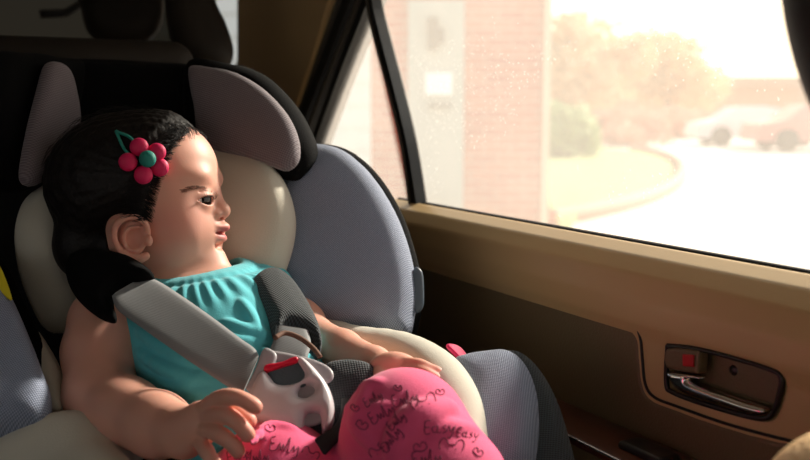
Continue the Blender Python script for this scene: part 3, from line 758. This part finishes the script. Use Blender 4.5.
# crotch pad
v = pad('crotch_strap_pad', [(322, 372), (332, 364), (352, 362), (370, 366), (376, 376), (370, 390), (356, 402), (346, 418), (336, 440), (310, 450), (300, 430), (318, 400)], [(325, 370, 0.775), (370, 370, 0.775), (320, 440, 0.735)], 0.016, M['blackmesh'], seat, bulge=0.005, res=0.002)
strap('crotch_strap', [P(*q) for q in [(352, 398, .735), (351, 415, .725), (346, 432, .715), (330, 450, .705), (312, 470, .70)]], [P(*q) for q in [(342, 400, .74), (340, 414, .73), (334, 426, .72), (316, 438, .71), (296, 452, .70)]], 0.004, M['piping'], seat)
# buckle
bk_tri = [(262, 370, 0.735), (325, 380, 0.735), (295, 425, 0.712)]
bk = pad('buckle', [(266, 369), (263, 367.5), (258, 371), (253, 380), (249, 391), (247, 403), (250, 412), (260, 419), (274, 424), (288, 429), (299, 433), (303, 432), (304, 424), (305, 413), (310, 409), (318, 409), (321, 412), (322, 420), (323, 427), (328, 425), (333, 418), (335, 408), (333, 394), (328, 382), (321, 372), (312, 362), (304, 355), (298, 354), (295, 356), (298, 361), (303, 369), (304, 374), (299, 379), (290, 381.5), (281, 382), (275, 380), (271, 375)],
         bk_tri, 0.018, M['plastic'], seat, r=0.005, bulge=0.004, bdist=0.012, res=0.0009, sm=3, front=True, cuts=[[(299, 386), (303, 382), (311, 381.5), (315, 385), (313, 391), (305, 395), (298, 393)]])
def bko(dz):
    m_ = WM[bk.name].copy(); m_.translation += m_.col[2].xyz * dz; return m_
pad('buckle_core', [(280, 384), (300, 376), (312, 371), (322, 384), (328, 400), (326, 418), (306, 426), (290, 422), (276, 404)], bko(-0.009), 0.006, M['plastic2'], bk, res=0.0012, front=True)
pad('buckle_window_fabric', [(267, 365), (280, 361), (294, 357), (303, 362), (310, 370), (306, 384), (286, 388), (272, 384), (268, 374)], bko(-0.0045), 0.005, M['slate'], bk, res=0.0012, front=True)
pad('release_button', [(264, 369), (266, 364), (282, 361), (294, 356), (298, 357), (297, 361), (284, 365), (270, 369.5)], bko(-0.0005), 0.008, M['red'], bk, r=0.0015, res=0.0008, sm=3, front=True)
pad('buckle_tongue', [(262, 350), (268, 347), (277, 355), (270, 372), (256, 392), (246, 388), (247, 384), (256, 366)], bko(-0.006), 0.005, M['plastic2'], bk, r=0.002, res=0.0012, front=True)
pad('buckle_tongue', [(266, 351), (275, 350), (305, 356), (322, 362), (331, 368), (334, 375), (330, 381), (322, 380), (310, 370), (280, 362)], bko(-0.008), 0.005, M['plastic2'], bk, r=0.002, res=0.0012, front=True)

# ================================================================== THE CAR
SILL = 1.076
# door inner trim: profile (x, z), swept along y, with seam groove and handle cup
def door_panel():
    ys = np.concatenate([np.arange(-0.2, 0.36, 0.006), np.arange(0.36, 1.36, 0.0025)]); xs = np.arange(0.505, 0.635, 0.0025); zs = np.arange(0.66, 1.10, 0.0025)
    prof = [(0.60, SILL), (0.588, SILL + .003), (0.568, SILL - .004), (0.556, SILL - .018), (0.551, SILL - .04), (0.552, SILL - .06), (0.556, SILL - .075), (0.556, 0.93), (0.556, 0.87), (0.56, 0.70), (0.62, 0.68), (0.62, SILL - .006)]
    d = poly_sdf(prof, xs[:, None], zs[None, :])
    f = np.repeat(d[:, None, :], len(ys), 1).astype(np.float32)
    Vv = Vol(xs, ys, zs); Vv.f = f
    # seam groove on the x = 0.556 face
    seam = [onX(x, y, 0.556) for x, y in [(404, 257), (420, 263), (476, 279.6), (552, 300.5), (600, 311.5), (624, 317.5), (635, 324), (641, 338), (643, 358), (646, 384), (655, 397), (677, 406), (725, 423), (776, 437), (830, 449)]]
    seam = catmull(seam, 6)
    # handle cup
    cup = [onX(x, y, 0.556) for x, y in [(669, 350), (672, 346), (700, 349), (740, 359), (774, 370), (782, 376), (783, 386), (777, 408), (768, 418), (745, 415), (700, 402), (674, 392), (668, 384)]]
    cp_ = [(p.y, p.z) for p in catmull(cup, 5, True)]
    dc = poly_sdf(cp_, Vv.y[:, None], Vv.z[None, :])
    X = Vv.x[:, None, None]
    dep = np.maximum(dc[None], np.abs(X - 0.556) - 0.020 * np.ones_like(dc)[None])
    Vv.f = smax(Vv.f, -dep.astype(np.float32), 0.004)
    return Vv.mesh(), cup, seam
dm, cup, seam = door_panel()
door = struct(link('door_1', dm, M['tan']), 'tan leather rear door trim panel with a chrome pull handle')
# darker leather inset lies inside the seam
ins = [(398, 257), (420, 264), (476, 280.6), (552, 301.5), (600, 312.5), (622, 317.5), (634, 325), (640, 339), (642, 359), (645, 385), (654, 399), (677, 408), (725, 425), (776, 439), (830, 452), (830, 520), (600, 500), (398, 420)]
XP = lambda x: Matrix(((0, 0, -1, x), (-1, 0, 0, 0), (0, 1, 0, 0), (0, 0, 0, 1)))
tube('seam', [Vector((0.5552, p.y, p.z)) for p in seam], 0.0013, M['rubber'], door)
pad('inset_panel', ins, XP(0.5578), 0.006, M['tandark'], door, r=0.003, res=0.003, sm=4)
# handle bezel, lever, lock tab
cy2 = [Vector((0.5545, p.y, p.z)) for p in catmull(cup, 5, True)]
hb = thing('door_handle', '', '')
del hb['label'], hb['category']; hb.parent = door
tube('bezel', cy2, 0.0022, M['darkplastic'], hb, closed=True)
pad('cup_floor', [(668, 349), (700, 347), (780, 372), (784, 390), (768, 420), (700, 404), (667, 388)], XP(0.570), 0.003, M['tandark'], hb, res=0.002)
pad('dark_sheet', [(668, 372), (682, 376), (720, 396), (760, 408), (764, 418), (740, 414), (700, 403), (672, 392)], XP(0.568), 0.003, M['darkplastic'], hb, res=0.002)  # flat dark sheet over the cup floor below the lever
lk = pad('lock_tab', [(671, 348), (700, 349), (704, 352), (703, 371), (700, 373), (680, 370), (670, 366)], XP(0.557), 0.012, M['tandark'], hb, r=0.003, res=0.0012, sm=3)
pad('red_mark', [(683, 354), (694, 355), (694, 367), (683, 366)], XP(0.5497), 0.002, M['redmark'], lk, r=0.0006, res=0.0006, closed_smooth=False)
lever = [(676, 371), (678, 377), (684, 383), (700, 389), (725, 397), (748, 404), (766, 410), (768, 413), (764, 417), (748, 413), (720, 405), (695, 398), (680, 390), (673, 380), (672, 373)]
pad('pull_lever', [(671, 371), (704, 376), (703, 379), (690, 379), (700, 385), (725, 394), (748, 402), (765, 407), (768, 412), (762, 415), (745, 411), (720, 403), (695, 396), (680, 389), (673, 380)], XP(0.556), 0.012, M['chrome'], hb, r=0.005, res=0.001, sm=4)
q = onX(735, 370, 0.570)
v = Vol.cube((q.x - .01, q.y - .012, q.z - .012), (q.x + .01, q.y + .012, q.z + .012), 0.001); v.ell(q, (0.003, 0.005, 0.005)); link('screw_cap', v.mesh(), M['darkplastic'], hb)
# armrest with wood strip and switch
arm = box('armrest', (0.487, 0.40, 0.70), (0.56, 0.80, 0.914), M['tandark'], door, 0.012)
box('wood_strip', (0.494, 0.41, 0.908), (0.552, 0.78, 0.919), M['wood'], arm, 0.003)
tube('chrome_line', [(0.4935, 0.775, 0.9185), (0.4935, 0.415, 0.9185)], 0.0014, M['chrome'], arm)
sw = box('window_switch', (0.512, 0.535, 0.916), (0.538, 0.585, 0.925), M['darkplastic'], arm, 0.004)
# outer door skin / body side
struct(box('wall_right', (0.625, -1.3, 0.45), (0.66, 2.2, SILL - 0.012), M['greytrim']))
# window surround
glassY = lambda px, py: onX(px, py, 0.60)
# glass
def glass_mat():
    m = bpy.data.materials.new('dusty_glass'); m.use_nodes = True; nt = m.node_tree; nt.nodes.clear(); L = nt.links.new
    out = N(nt, 'ShaderNodeOutputMaterial'); tr = N(nt, 'ShaderNodeBsdfTransparent', inp={'Color': (0.97, 0.98, 0.97, 1)})
    tl = N(nt, 'ShaderNodeBsdfTranslucent', inp={'Color': (1.0, 0.93, 0.85, 1)})
    tc = N(nt, 'ShaderNodeTexCoord')
    nz = N(nt, 'ShaderNodeTexNoise', inp={'Scale': 5, 'Detail': 3}); L(tc.outputs['Object'], nz.inputs['Vector'])
    mr = N(nt, 'ShaderNodeMapRange', inp={'From Min': 0.3, 'From Max': 0.7, 'To Min': DUST * 0.9, 'To Max': DUST * 1.1}); L(nz.outputs['Fac'], mr.inputs['Value'])
    vo = N(nt, 'ShaderNodeTexVoronoi', inp={'Scale': 170, 'Randomness': 1.0}); L(tc.outputs['Object'], vo.inputs['Vector'])
    lt = N(nt, 'ShaderNodeMath', operation='LESS_THAN'); lt.inputs[1].default_value = 0.13; L(vo.outputs['Distance'], lt.inputs[0])
    n2 = N(nt, 'ShaderNodeTexNoise', inp={'Scale': 9, 'Detail': 2}); L(tc.outputs['Object'], n2.inputs['Vector'])
    g2 = N(nt, 'ShaderNodeMath', operation='GREATER_THAN'); g2.inputs[1].default_value = 0.5; L(n2.outputs['Fac'], g2.inputs[0])
    mm = N(nt, 'ShaderNodeMath', operation='MULTIPLY'); L(lt.outputs[0], mm.inputs[0]); L(g2.outputs[0], mm.inputs[1])
    m3 = N(nt, 'ShaderNodeMath', operation='MULTIPLY_ADD'); m3.inputs[1].default_value = 0.22; L(mm.outputs[0], m3.inputs[0]); L(mr.outputs['Result'], m3.inputs[2])
    mx = N(nt, 'ShaderNodeMixShader'); L(m3.outputs[0], mx.inputs[0]); L(tr.outputs[0], mx.inputs[1]); L(tl.outputs[0], mx.inputs[2])
    L(mx.outputs[0], out.inputs['Surface'])
    return m
DUST = 0.122
GM = glass_mat()
def wp(px, py, x=0.60):
    return onX(px, py, x)
g1 = [(0.60, 0.12, SILL - .01), wp(414, 209), wp(404, 145), wp(391, 90), wp(377, 40), wp(368, 0), wp(362, -60), (0.60, 0.12, 1.47)]
struct(prism('window_1', [Vector(p) for p in g1], Vector((0.004, 0, 0)), GM), 'dusty rear door window glowing with sunlight')
g2 = [wp(408, 207), wp(366, 8), wp(300, 180), wp(300, 210)]
struct(prism('window_2', g2, Vector((0.004, 0, 0)), GM), 'small triangular quarter window behind the door glass')
def bar(name, px, w, m, x0=0.585, th=0.03, parent=None):
    """bar along px polyline on plane x0, half width w (m)"""
    pts = catmull([onX(a, b, x0) for a, b in px], 4); A, B = [], []
    for i, p in enumerate(pts):
        t = (pts[min(i + 1, len(pts) - 1)] - pts[max(i - 1, 0)]).normalized(); n_ = t.cross(Vector((1, 0, 0))).normalized()
        A.append(p + n_ * w); B.append(p - n_ * w)
    V = []; Fc = []; n = len(pts)
    for i in range(n): V += [A[i], B[i], B[i] + Vector((th, 0, 0)), A[i] + Vector((th, 0, 0))]
    for i in range(n - 1):
        for k in range(4): Fc.append((i * 4 + k, i * 4 + (k + 1) % 4, (i + 1) * 4 + (k + 1) % 4, (i + 1) * 4 + k))
    Fc += [(3, 2, 1, 0), tuple((n - 1) * 4 + k for k in range(4))]
    return link(name, mesh_from(V, Fc), m, parent, smooth=False)
t1 = struct(bar('trim_1', [(363, -60), (369, 0), (378, 40), (391, 90), (404, 145), (414, 207)], 0.0075, M['rubber'], 0.585, 0.017), 'black divider bar between the two side windows')
bar('seal', [(361, -60), (365.5, 0), (374, 40), (388, 92), (401, 147), (409, 206)], 0.0018, M['greytrim'], 0.582, 0.01, t1)
# sloping window frame and pillar
t2 = struct(bar('trim_2', [(378, -40), (362, 8), (342, 60), (322, 115), (303, 170), (290, 210)], 0.0075, M['rubber'], 0.590, 0.03), 'black sloping rubber frame of the quarter window')
bar('seal', [(370, -40), (354, 6), (333, 60), (312, 115), (293, 170)], 0.004, M['greytrim'], 0.586, 0.03, t2)
bar('seal', [(362, -40), (345, 4), (324, 60), (303, 115), (284, 170)], 0.010, M['rubber'], 0.584, 0.03, t2)
bar('seal', [(350, -40), (337, 0), (316, 60), (296, 115), (277, 170)], 0.003, M['greytrim'], 0.580, 0.03, t2)
t3 = struct(prism('trim_3', [onX(345, -60, 0.575), onX(330, 0, .575), onX(312, 60, .575), onX(290, 125, .575), onX(262, 200, .575), onX(200, 320, .575), onX(150, 320, .575), onX(236, 60, .575), onX(236, -60, .575)], Vector((0.06, 0, 0)), M['tan'], bevel=0.008), 'brown rear pillar trim beside the quarter window')
tube('trim_4', [Vector((0.597, 0.0, SILL + .001)), Vector((0.597, 1.14, SILL + .001))], 0.0035, M['rubber']); struct(bpy.data.objects['trim_4'], 'black rubber seal along the window sill')
# roof, walls, floor
struct(box('ceiling', (-0.95, -1.3, 1.50), (0.66, 2.3, 1.54), M['headliner']))
struct(box('trim_5', (0.585, -1.3, 1.455), (0.66, 2.3, 1.51), M['tandark']))
struct(box('trim_6', (0.57, 0.0, SILL - .02), (0.66, 0.12, 1.48), M['tandark'], bevel=0.01), 'tan centre pillar between the doors')
struct(box('wall_left', (-0.99, -1.3, 0.3), (-0.92, 2.3, 1.08), M['tandark']))
struct(box('trim_7', (-0.99, 0.7, 1.0), (-0.92, 2.3, 1.5), M['tandark']))
struct(box('wall_rear', (-0.92, 2.22, 0.3), (0.64, 2.3, 1.20), M['tandark']))
struct(box('floor', (-0.95, -1.3, 0.28), (0.66, 2.3, 0.32), mat('carpet', rgb(60, 52, 44), 0.95)))
struct(box('wall_front', (-0.92, -1.3, 0.3), (0.62, -1.22, 0.98), M['darkplastic']))
tint = mat('tinted_glass', rgb(90, 110, 110), 0.1); nt = tint.node_tree; b_ = nt.nodes['Principled BSDF']
tb = N(nt, 'ShaderNodeBsdfTransparent', inp={'Color': (0.17, 0.16, 0.14, 1)}); nt.links.new(tb.outputs[0], nt.nodes['Material Output'].inputs['Surface'])
struct(box('window_3', (-0.85, 2.25, 1.19), (0.58, 2.256, 1.51), tint), 'tinted rear window')
# rear bench
bench = thing('rear_bench_seat', 'brown leather rear bench seat behind the child car seat', 'car seat')
def slab(name, lo, hi, m, parent, bev): return box(name, lo, hi, m, parent, bev, 5)
slab('seat_cushion', (-0.85, 0.55, 0.45), (0.54, 1.25, 0.68), M['bench'], bench, 0.05)
slab('backrest', (-0.85, 1.22, 0.50), (0.345, 1.40, 1.29), M['bench'], bench, 0.03)
hr = [(0.05, 1.50, 0.12), (0.33, 1.50, .10)]
pad('headrest', [(78, -40), (82, 8), (92, 34), (120, 44), (150, 40), (162, 20), (160, -10), (152, -50)], [(80, 0, 1.60), (160, 0, 1.66), (120, 60, 1.62)], 0.09, M['bench'], bench, r=0.035, res=0.006)
pad('headrest', [(166, -60), (165, 0), (172, 40), (192, 66), (222, 72), (233, 56), (226, 28), (214, 0), (205, -60)], [(170, 0, 1.42), (226, 0, 1.45), (200, 60, 1.42)], 0.08, M['bench'], bench, r=0.035, res=0.006)
# luggage-cover arm near the rear glass
tube('trim_9', [onY(40, 14, 1.9), onY(66, 13, 1.9), onY(88, 0, 1.9), onY(110, -14, 1.9)], 0.008, M['rubber']); struct(bpy.data.objects['trim_9'], 'black strut by the rear window')
# front seat
fs = thing('front_seat', 'tan front seat with dark headrest at the right edge', 'car seat')
def vseat():
    v = Vol.cube((0.33, 0.03, 0.40), (0.60, 0.39, 1.10), 0.004)
    def fn(X, Y, Z):
        qx = np.abs(X - 0.468) - 0.09 + 0.06 + 0 * Y + 0 * Z; qy = np.abs(Y - 0.21) - 0.15 + 0.06 + 0 * X + 0 * Z; qz = np.abs(Z - 0.73) - 0.305 + 0.06 + 0 * X + 0 * Y
        return np.sqrt(np.maximum(qx, 0) ** 2 + np.maximum(qy, 0) ** 2 + np.maximum(qz, 0) ** 2) - 0.06
    v.op(fn, (0.5, 0.2, 0.8), 0.5); return v.mesh()
link('backrest', vseat(), mat('sunlit_front_leather', rgb(250, 208, 152), 0.5, bump=('voronoi', 300, 0.4)), fs)  # leather colour lightened in place of sunlight on the backrest
v = Vol.cube((0.34, 0.16, 1.06), (0.68, 0.40, 1.46), 0.004); v.ell((0.505, 0.285, 1.29), (0.15, 0.08, 0.16), None)
link('headrest', v.mesh(), mat('dark_headrest', rgb(40, 36, 34), 0.6, bump=('noise', 300, .2)), fs)
tube('headrest_post', [(0.45, 0.24, 1.03), (0.45, 0.27, 1.18)], 0.006, M['chrome'], fs); tube('headrest_post', [(0.52, 0.24, 1.03), (0.52, 0.27, 1.18)], 0.006, M['chrome'], fs)

# ================================================================== OUTSIDE
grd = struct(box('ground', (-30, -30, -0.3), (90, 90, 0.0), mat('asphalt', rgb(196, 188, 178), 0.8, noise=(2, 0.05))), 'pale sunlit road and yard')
def brick_mat():
    m = mat('brick', rgb(170, 90, 70), 0.85); nt = m.node_tree; L = nt.links.new
    tc = N(nt, 'ShaderNodeTexCoord'); mp = N(nt, 'ShaderNodeMapping'); mp.inputs['Rotation'].default_value = (PI / 2, 0, PI / 2)
    sx = N(nt, 'ShaderNodeSeparateXYZ'); L(tc.outputs['Object'], sx.inputs[0]); cx = N(nt, 'ShaderNodeCombineXYZ'); L(sx.outputs['X'], cx.inputs['X']); L(sx.outputs['Z'], cx.inputs['Y'])
    b = N(nt, 'ShaderNodeTexBrick', inp={'Scale': 4.0, 'Color1': rgb(178, 92, 74), 'Color2': rgb(196, 116, 92), 'Mortar': rgb(190, 160, 140), 'Mortar Size': 0.02, 'Row Height': 0.30, 'Brick Width': 0.9})
    L(cx.outputs[0], b.inputs['Vector']); L(b.outputs['Color'], nt.nodes['Principled BSDF'].inputs['Base Color']); return m
bld = thing('brick_building', 'red brick building with a grey metal door, seen through the window', 'building')
BD = 8.0; DH = Vector((sy, cy, 0)); BMX = Matrix((R, DH, Vector((0, 0, 1)))).transposed().to_4x4()      # facade square to the yard
def rr(px): return (px - 405) / F * BD
def zz(py): return 1.2 + (110 - py) / F * BD
def fbox(name, px0, px1, d0, d1, z0, z1, m, parent):
    o = box(name, (min(px0, px1), d0, z0), (max(px0, px1), d1, z1), m, None); o.parent = parent; o.matrix_basis = BMX; WM[o.name] = BMX.copy()
    o.matrix_parent_inverse = WM.get(parent.name, Matrix()).inverted(); return o
fbox('wall', rr(371), rr(543), BD, BD + 3, -0.02, 4.4, brick_mat(), bld)
fbox('corner_column', rr(541), rr(548), BD - 0.05, BD + 0.3, -0.02, 4.4, mat('pale_stone', rgb(214, 196, 170), 0.8), bld)
sid = fbox('siding', rr(100), rr(371), BD, BD + 3, -0.02, 4.4, mat('white_siding', rgb(225, 225, 220), 0.7), bld)
mat('clap', rgb(228, 228, 224), 0.7)
for k in range(22): fbox('clapboard', rr(100), rr(371), BD - 0.02, BD, 0.1 + k * 0.19, 0.1 + k * 0.19 + 0.17, bpy.data.materials['clap'], sid)
gd = fbox('metal_door', rr(408), rr(463), BD - 0.06, BD, 0.0, zz(4), mat('grey_door_paint', rgb(168, 176, 170), 0.6), bld)
def wb(name, a, b, th, m, par): return fbox(name, rr(a[0]), rr(b[0]), BD - 0.06 - th, BD - 0.06, zz(b[1]), zz(a[1]), m, par)
dk = mat('dark_lamp', rgb(66, 70, 66), 0.6)
wb('notice_board', (425, 74), (451, 95), 0.04, mat('white_board', rgb(250, 250, 250), 0.6), gd)
wb('lock_plate', (427, 21), (437, 52), 0.06, dk, gd); wb('latch', (436, 32), (443, 45), 0.08, dk, gd); wb('handle_bar', (427, 105), (451, 107), 0.06, dk, gd)
# lawn with kerb
def gpt(px, py):
    d_ = P(px, py, 1) - CAM; t = (0 - CAM.z) / d_.z; return CAM + d_ * t
lawn = [gpt(x, y) for x, y in [(550, 219), (590, 213), (625, 205), (655, 193), (670, 182), (670, 169), (655, 160), (628, 154), (600, 152), (575, 151), (548, 151)]]
def flat(name, pts, h, m, parent=None):
    o = prism(name, [Vector((p.x, p.y, 0.0)) for p in pts], Vector((0, 0, h)), m, parent); return o
lw = tag(flat('lawn', catmull(lawn, 4, True), 0.12, mat('hazed_grass', rgb(138, 148, 84), 0.9, noise=(3, 0.2), bump=('noise', 30, .6))), 'green lawn inside the curved kerb beside the brick building', 'lawn');  # grass colour desaturated to stand in for sunlit haze
tag(tube('kerb', [Vector((p.x, p.y, 0.08)) for p in catmull([gpt(x, y) for x, y in [(550, 226), (570, 222), (590, 218), (627, 209), (660, 197), (679, 183), (680, 168), (662, 157), (632, 151)]], 5)], 0.10, mat('kerb_stone', rgb(176, 122, 98), 0.8)), 'pinkish curved kerb edging the lawn', 'kerb')
# shrubs, hedge and trees
def bush(name, label, px, py, d, rx, rz, n, m, cat='shrub', group=None, trunk=False, leaf=0.16, base=0.0):
    c = P(px, py, d); root = thing(name, label, cat, group=group)
    V, Fc = [], []
    rnd = random.Random(int(px * 7 + py))
    lobes = [(Vector((0, 0, 0)), 1.0)] + [(Vector((rnd.uniform(-.6, .6) * rx, rnd.uniform(-.6, .6) * rx, rnd.uniform(-.5, .5) * rz)), rnd.uniform(.4, .7)) for _ in range(9)]
    for i in range(n):
        o, s = rnd.choice(lobes); v = Vector((rnd.gauss(0, 1), rnd.gauss(0, 1), rnd.gauss(0, 1))).normalized() * (rnd.random() ** 0.3) * s
        q = c + o + Vector((v.x * rx, v.y * rx, v.z * rz)); 
        if q.z < 0.10 + base: continue
        a = Vector((rnd.gauss(0, 1), rnd.gauss(0, 1), rnd.gauss(0, 1))).normalized(); b = a.orthogonal().normalized(); l = leaf * rnd.uniform(.6, 1.3)
        k = len(V); nn = a.cross(b) * l * 0.25; V += [q - a * l, q + b * l * .45 + nn, q + a * l, q - b * l * .45 + nn]; Fc.append((k, k + 1, k + 2, k + 3))
    link('foliage', mesh_from(V, Fc), m, root, smooth=False)
    tube('trunk', [(c.x, c.y, base), (c.x + .05, c.y, c.z * .6), (c.x, c.y, c.z)], [0.12 if trunk else .05, .09 if trunk else .04, .04], mat('bark', rgb(96, 76, 58), 0.9), root)
    return root
gl = mat('hazed_green_leaves', rgb(172, 184, 128), 0.8, noise=(1, .15)); ol = mat('hazed_autumn_leaves', rgb(246, 206, 160), 0.8, noise=(1, .15)); rl = mat('hazed_reddish_leaves', rgb(236, 176, 146), 0.8, noise=(1, .15))  # leaf colours paled, outdoor haze painted into them
bush('round_shrub', 'round green shrub on the lawn by the brick corner', 569, 133, 22, 0.75, 0.72, 2600, gl, base=0.12)
bush('hedge_shrub', 'reddish low shrub behind the lawn, left of the pair', 625, 128, 32, 1.2, 0.75, 2000, rl, group='reddish shrubs behind the lawn')
bush('hedge_shrub', 'reddish low shrub behind the lawn, right of the pair', 684, 126, 40, 1.4, 0.8, 2000, rl, group='reddish shrubs behind the lawn')
bush('street_tree', 'orange-leaved tree right beside the brick corner', 590, 62, 36, 2.3, 2.1, 5200, ol, 'tree', trunk=True, leaf=.22)
bush('street_tree', 'orange-leaved tree farther along the road', 668, 72, 44, 2.6, 1.8, 5200, ol, 'tree', trunk=True, leaf=.24)
lowb = thing('low_building', 'long low terracotta building across the road in the glare', 'building')
def lbox(name, a, b, d0, d1, z0, z1, m):
    o = box(name, ((a - 405) / F * d0, d0, z0), ((b - 405) / F * d0, d1, z1), m, None); o.parent = lowb; o.matrix_basis = BMX; WM[o.name] = BMX.copy()
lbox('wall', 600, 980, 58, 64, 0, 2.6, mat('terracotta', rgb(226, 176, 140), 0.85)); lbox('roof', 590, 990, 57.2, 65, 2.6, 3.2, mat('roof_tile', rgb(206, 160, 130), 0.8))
# parked cars
def car(name, label, px, py, d, L_, m, yaw):
    root = thing(name, label, 'car'); c = gpt(px, py) if d is None else P(px, py, d); c.z = 0
    prof = [(-.5, .18), (-.5, .45), (-.46, .52), (-.25, .56), (-.16, .82), (-.02, .88), (.18, .86), (.32, .58), (.48, .50), (.5, .3), (.48, .18)]
    ca, sa = math.cos(yaw), math.sin(yaw); V, Fc = [], []
    n = len(prof)
    for s in (-.5, .5):
        for x, z in prof: lx, ly = x * L_, s * L_ * .42 * (0.82 if z > .6 else 1); V.append((c.x + lx * ca - ly * sa, c.y + lx * sa + ly * ca, z * L_ * .36))
    for i in range(n): Fc.append((i, (i + 1) % n, n + (i + 1) % n, n + i))
    Fc += [tuple(range(n))[::-1], tuple(range(n, 2 * n))]
    link('car_body', mesh_from(V, Fc), m, root, smooth=False)
    for x in (-.32, .31):
        for s in (-.5, .5):
            lx, ly = x * L_, s * L_ * .42; w = Vector((c.x + lx * ca - ly * sa, c.y + lx * sa + ly * ca, 0.33)); ax = Vector((-sa, ca, 0)) * 0.11
            tube('wheel', [w - ax, w - ax * .9, w + ax * .9, w + ax], [.25, .33, .33, .25], M['rubber'], root, 20)
    return root
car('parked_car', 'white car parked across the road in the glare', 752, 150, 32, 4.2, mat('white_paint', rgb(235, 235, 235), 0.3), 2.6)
car('parked_car', 'red car parked across the road in the glare', 822, 152, 28, 4.4, mat('hazed_red_paint', rgb(226, 140, 130), 0.35), 2.6)  # red paint paled to pink in place of haze

# ================================================================== LIGHT, SKY, CAMERA
sun = bpy.data.lights.new('sun', 'SUN'); sun.energy = 9.0; sun.angle = math.radians(5); sun.color = (1.0, 0.90, 0.78)
so = bpy.data.objects.new('sun', sun); COL.objects.link(so)
SD = Vector((0.86, 0.20, 0.52)).normalized()
so.rotation_euler = SD.to_track_quat('Z', 'Y').to_euler()
w = bpy.data.worlds.new('sky'); bpy.context.scene.world = w; w.use_nodes = True; nt = w.node_tree; L = nt.links.new
bg = nt.nodes['Background']; tc = N(nt, 'ShaderNodeTexCoord')
nrm = N(nt, 'ShaderNodeVectorMath', operation='NORMALIZE'); L(tc.outputs['Generated'], nrm.inputs[0])
GD = (P(745, -20, 1) - CAM).normalized()
dt = N(nt, 'ShaderNodeVectorMath', operation='DOT_PRODUCT'); dt.inputs[1].default_value = GD; L(nrm.outputs[0], dt.inputs[0])
mr = N(nt, 'ShaderNodeMapRange', inp={'From Min': 0.80, 'From Max': 1.0, 'To Min': 0.0, 'To Max': 1.0}); L(dt.outputs['Value'], mr.inputs['Value'])
pw = N(nt, 'ShaderNodeMath', operation='POWER'); pw.inputs[1].default_value = 2.2; L(mr.outputs['Result'], pw.inputs[0])
sp3 = N(nt, 'ShaderNodeSeparateXYZ'); L(nrm.outputs[0], sp3.inputs[0])
mrz = N(nt, 'ShaderNodeMapRange', inp={'From Min': 0.0, 'From Max': 0.6}); L(sp3.outputs['Z'], mrz.inputs['Value'])
m1 = N(nt, 'ShaderNodeMix', data_type='RGBA'); m1.inputs['A'].default_value = (1.0, 0.93, 0.84, 1); m1.inputs['B'].default_value = (0.62, 0.82, 1.0, 1); L(mrz.outputs['Result'], m1.inputs['Factor'])
m2 = N(nt, 'ShaderNodeMix', data_type='RGBA'); m2.inputs['B'].default_value = (4.0, 3.0, 2.0, 1); L(m1.outputs['Result'], m2.inputs['A']); L(pw.outputs[0], m2.inputs['Factor'])
L(m2.outputs['Result'], bg.inputs['Color']); bg.inputs['Strength'].default_value = 0.72
cam = bpy.data.cameras.new('camera'); co = bpy.data.objects.new('camera', cam); COL.objects.link(co)
cam.sensor_width = 36; cam.lens = 36 * F / 810
mwc = Matrix((R, U, -D)).transposed().to_4x4(); mwc.translation = CAM; co.matrix_world = mwc
cam.clip_start = 0.02; cam.clip_end = 300
cam.dof.use_dof = True; cam.dof.focus_distance = 0.84; cam.dof.aperture_fstop = 5.6
sc = bpy.context.scene; sc.camera = co
sc.view_settings.view_transform = 'Standard'; sc.view_settings.look = 'None'; sc.view_settings.exposure = 0; sc.view_settings.gamma = 1; sc.view_settings.use_curve_mapping = False
sc.cycles.max_bounces = 8; sc.cycles.diffuse_bounces = 4; sc.cycles.transparent_max_bounces = 12
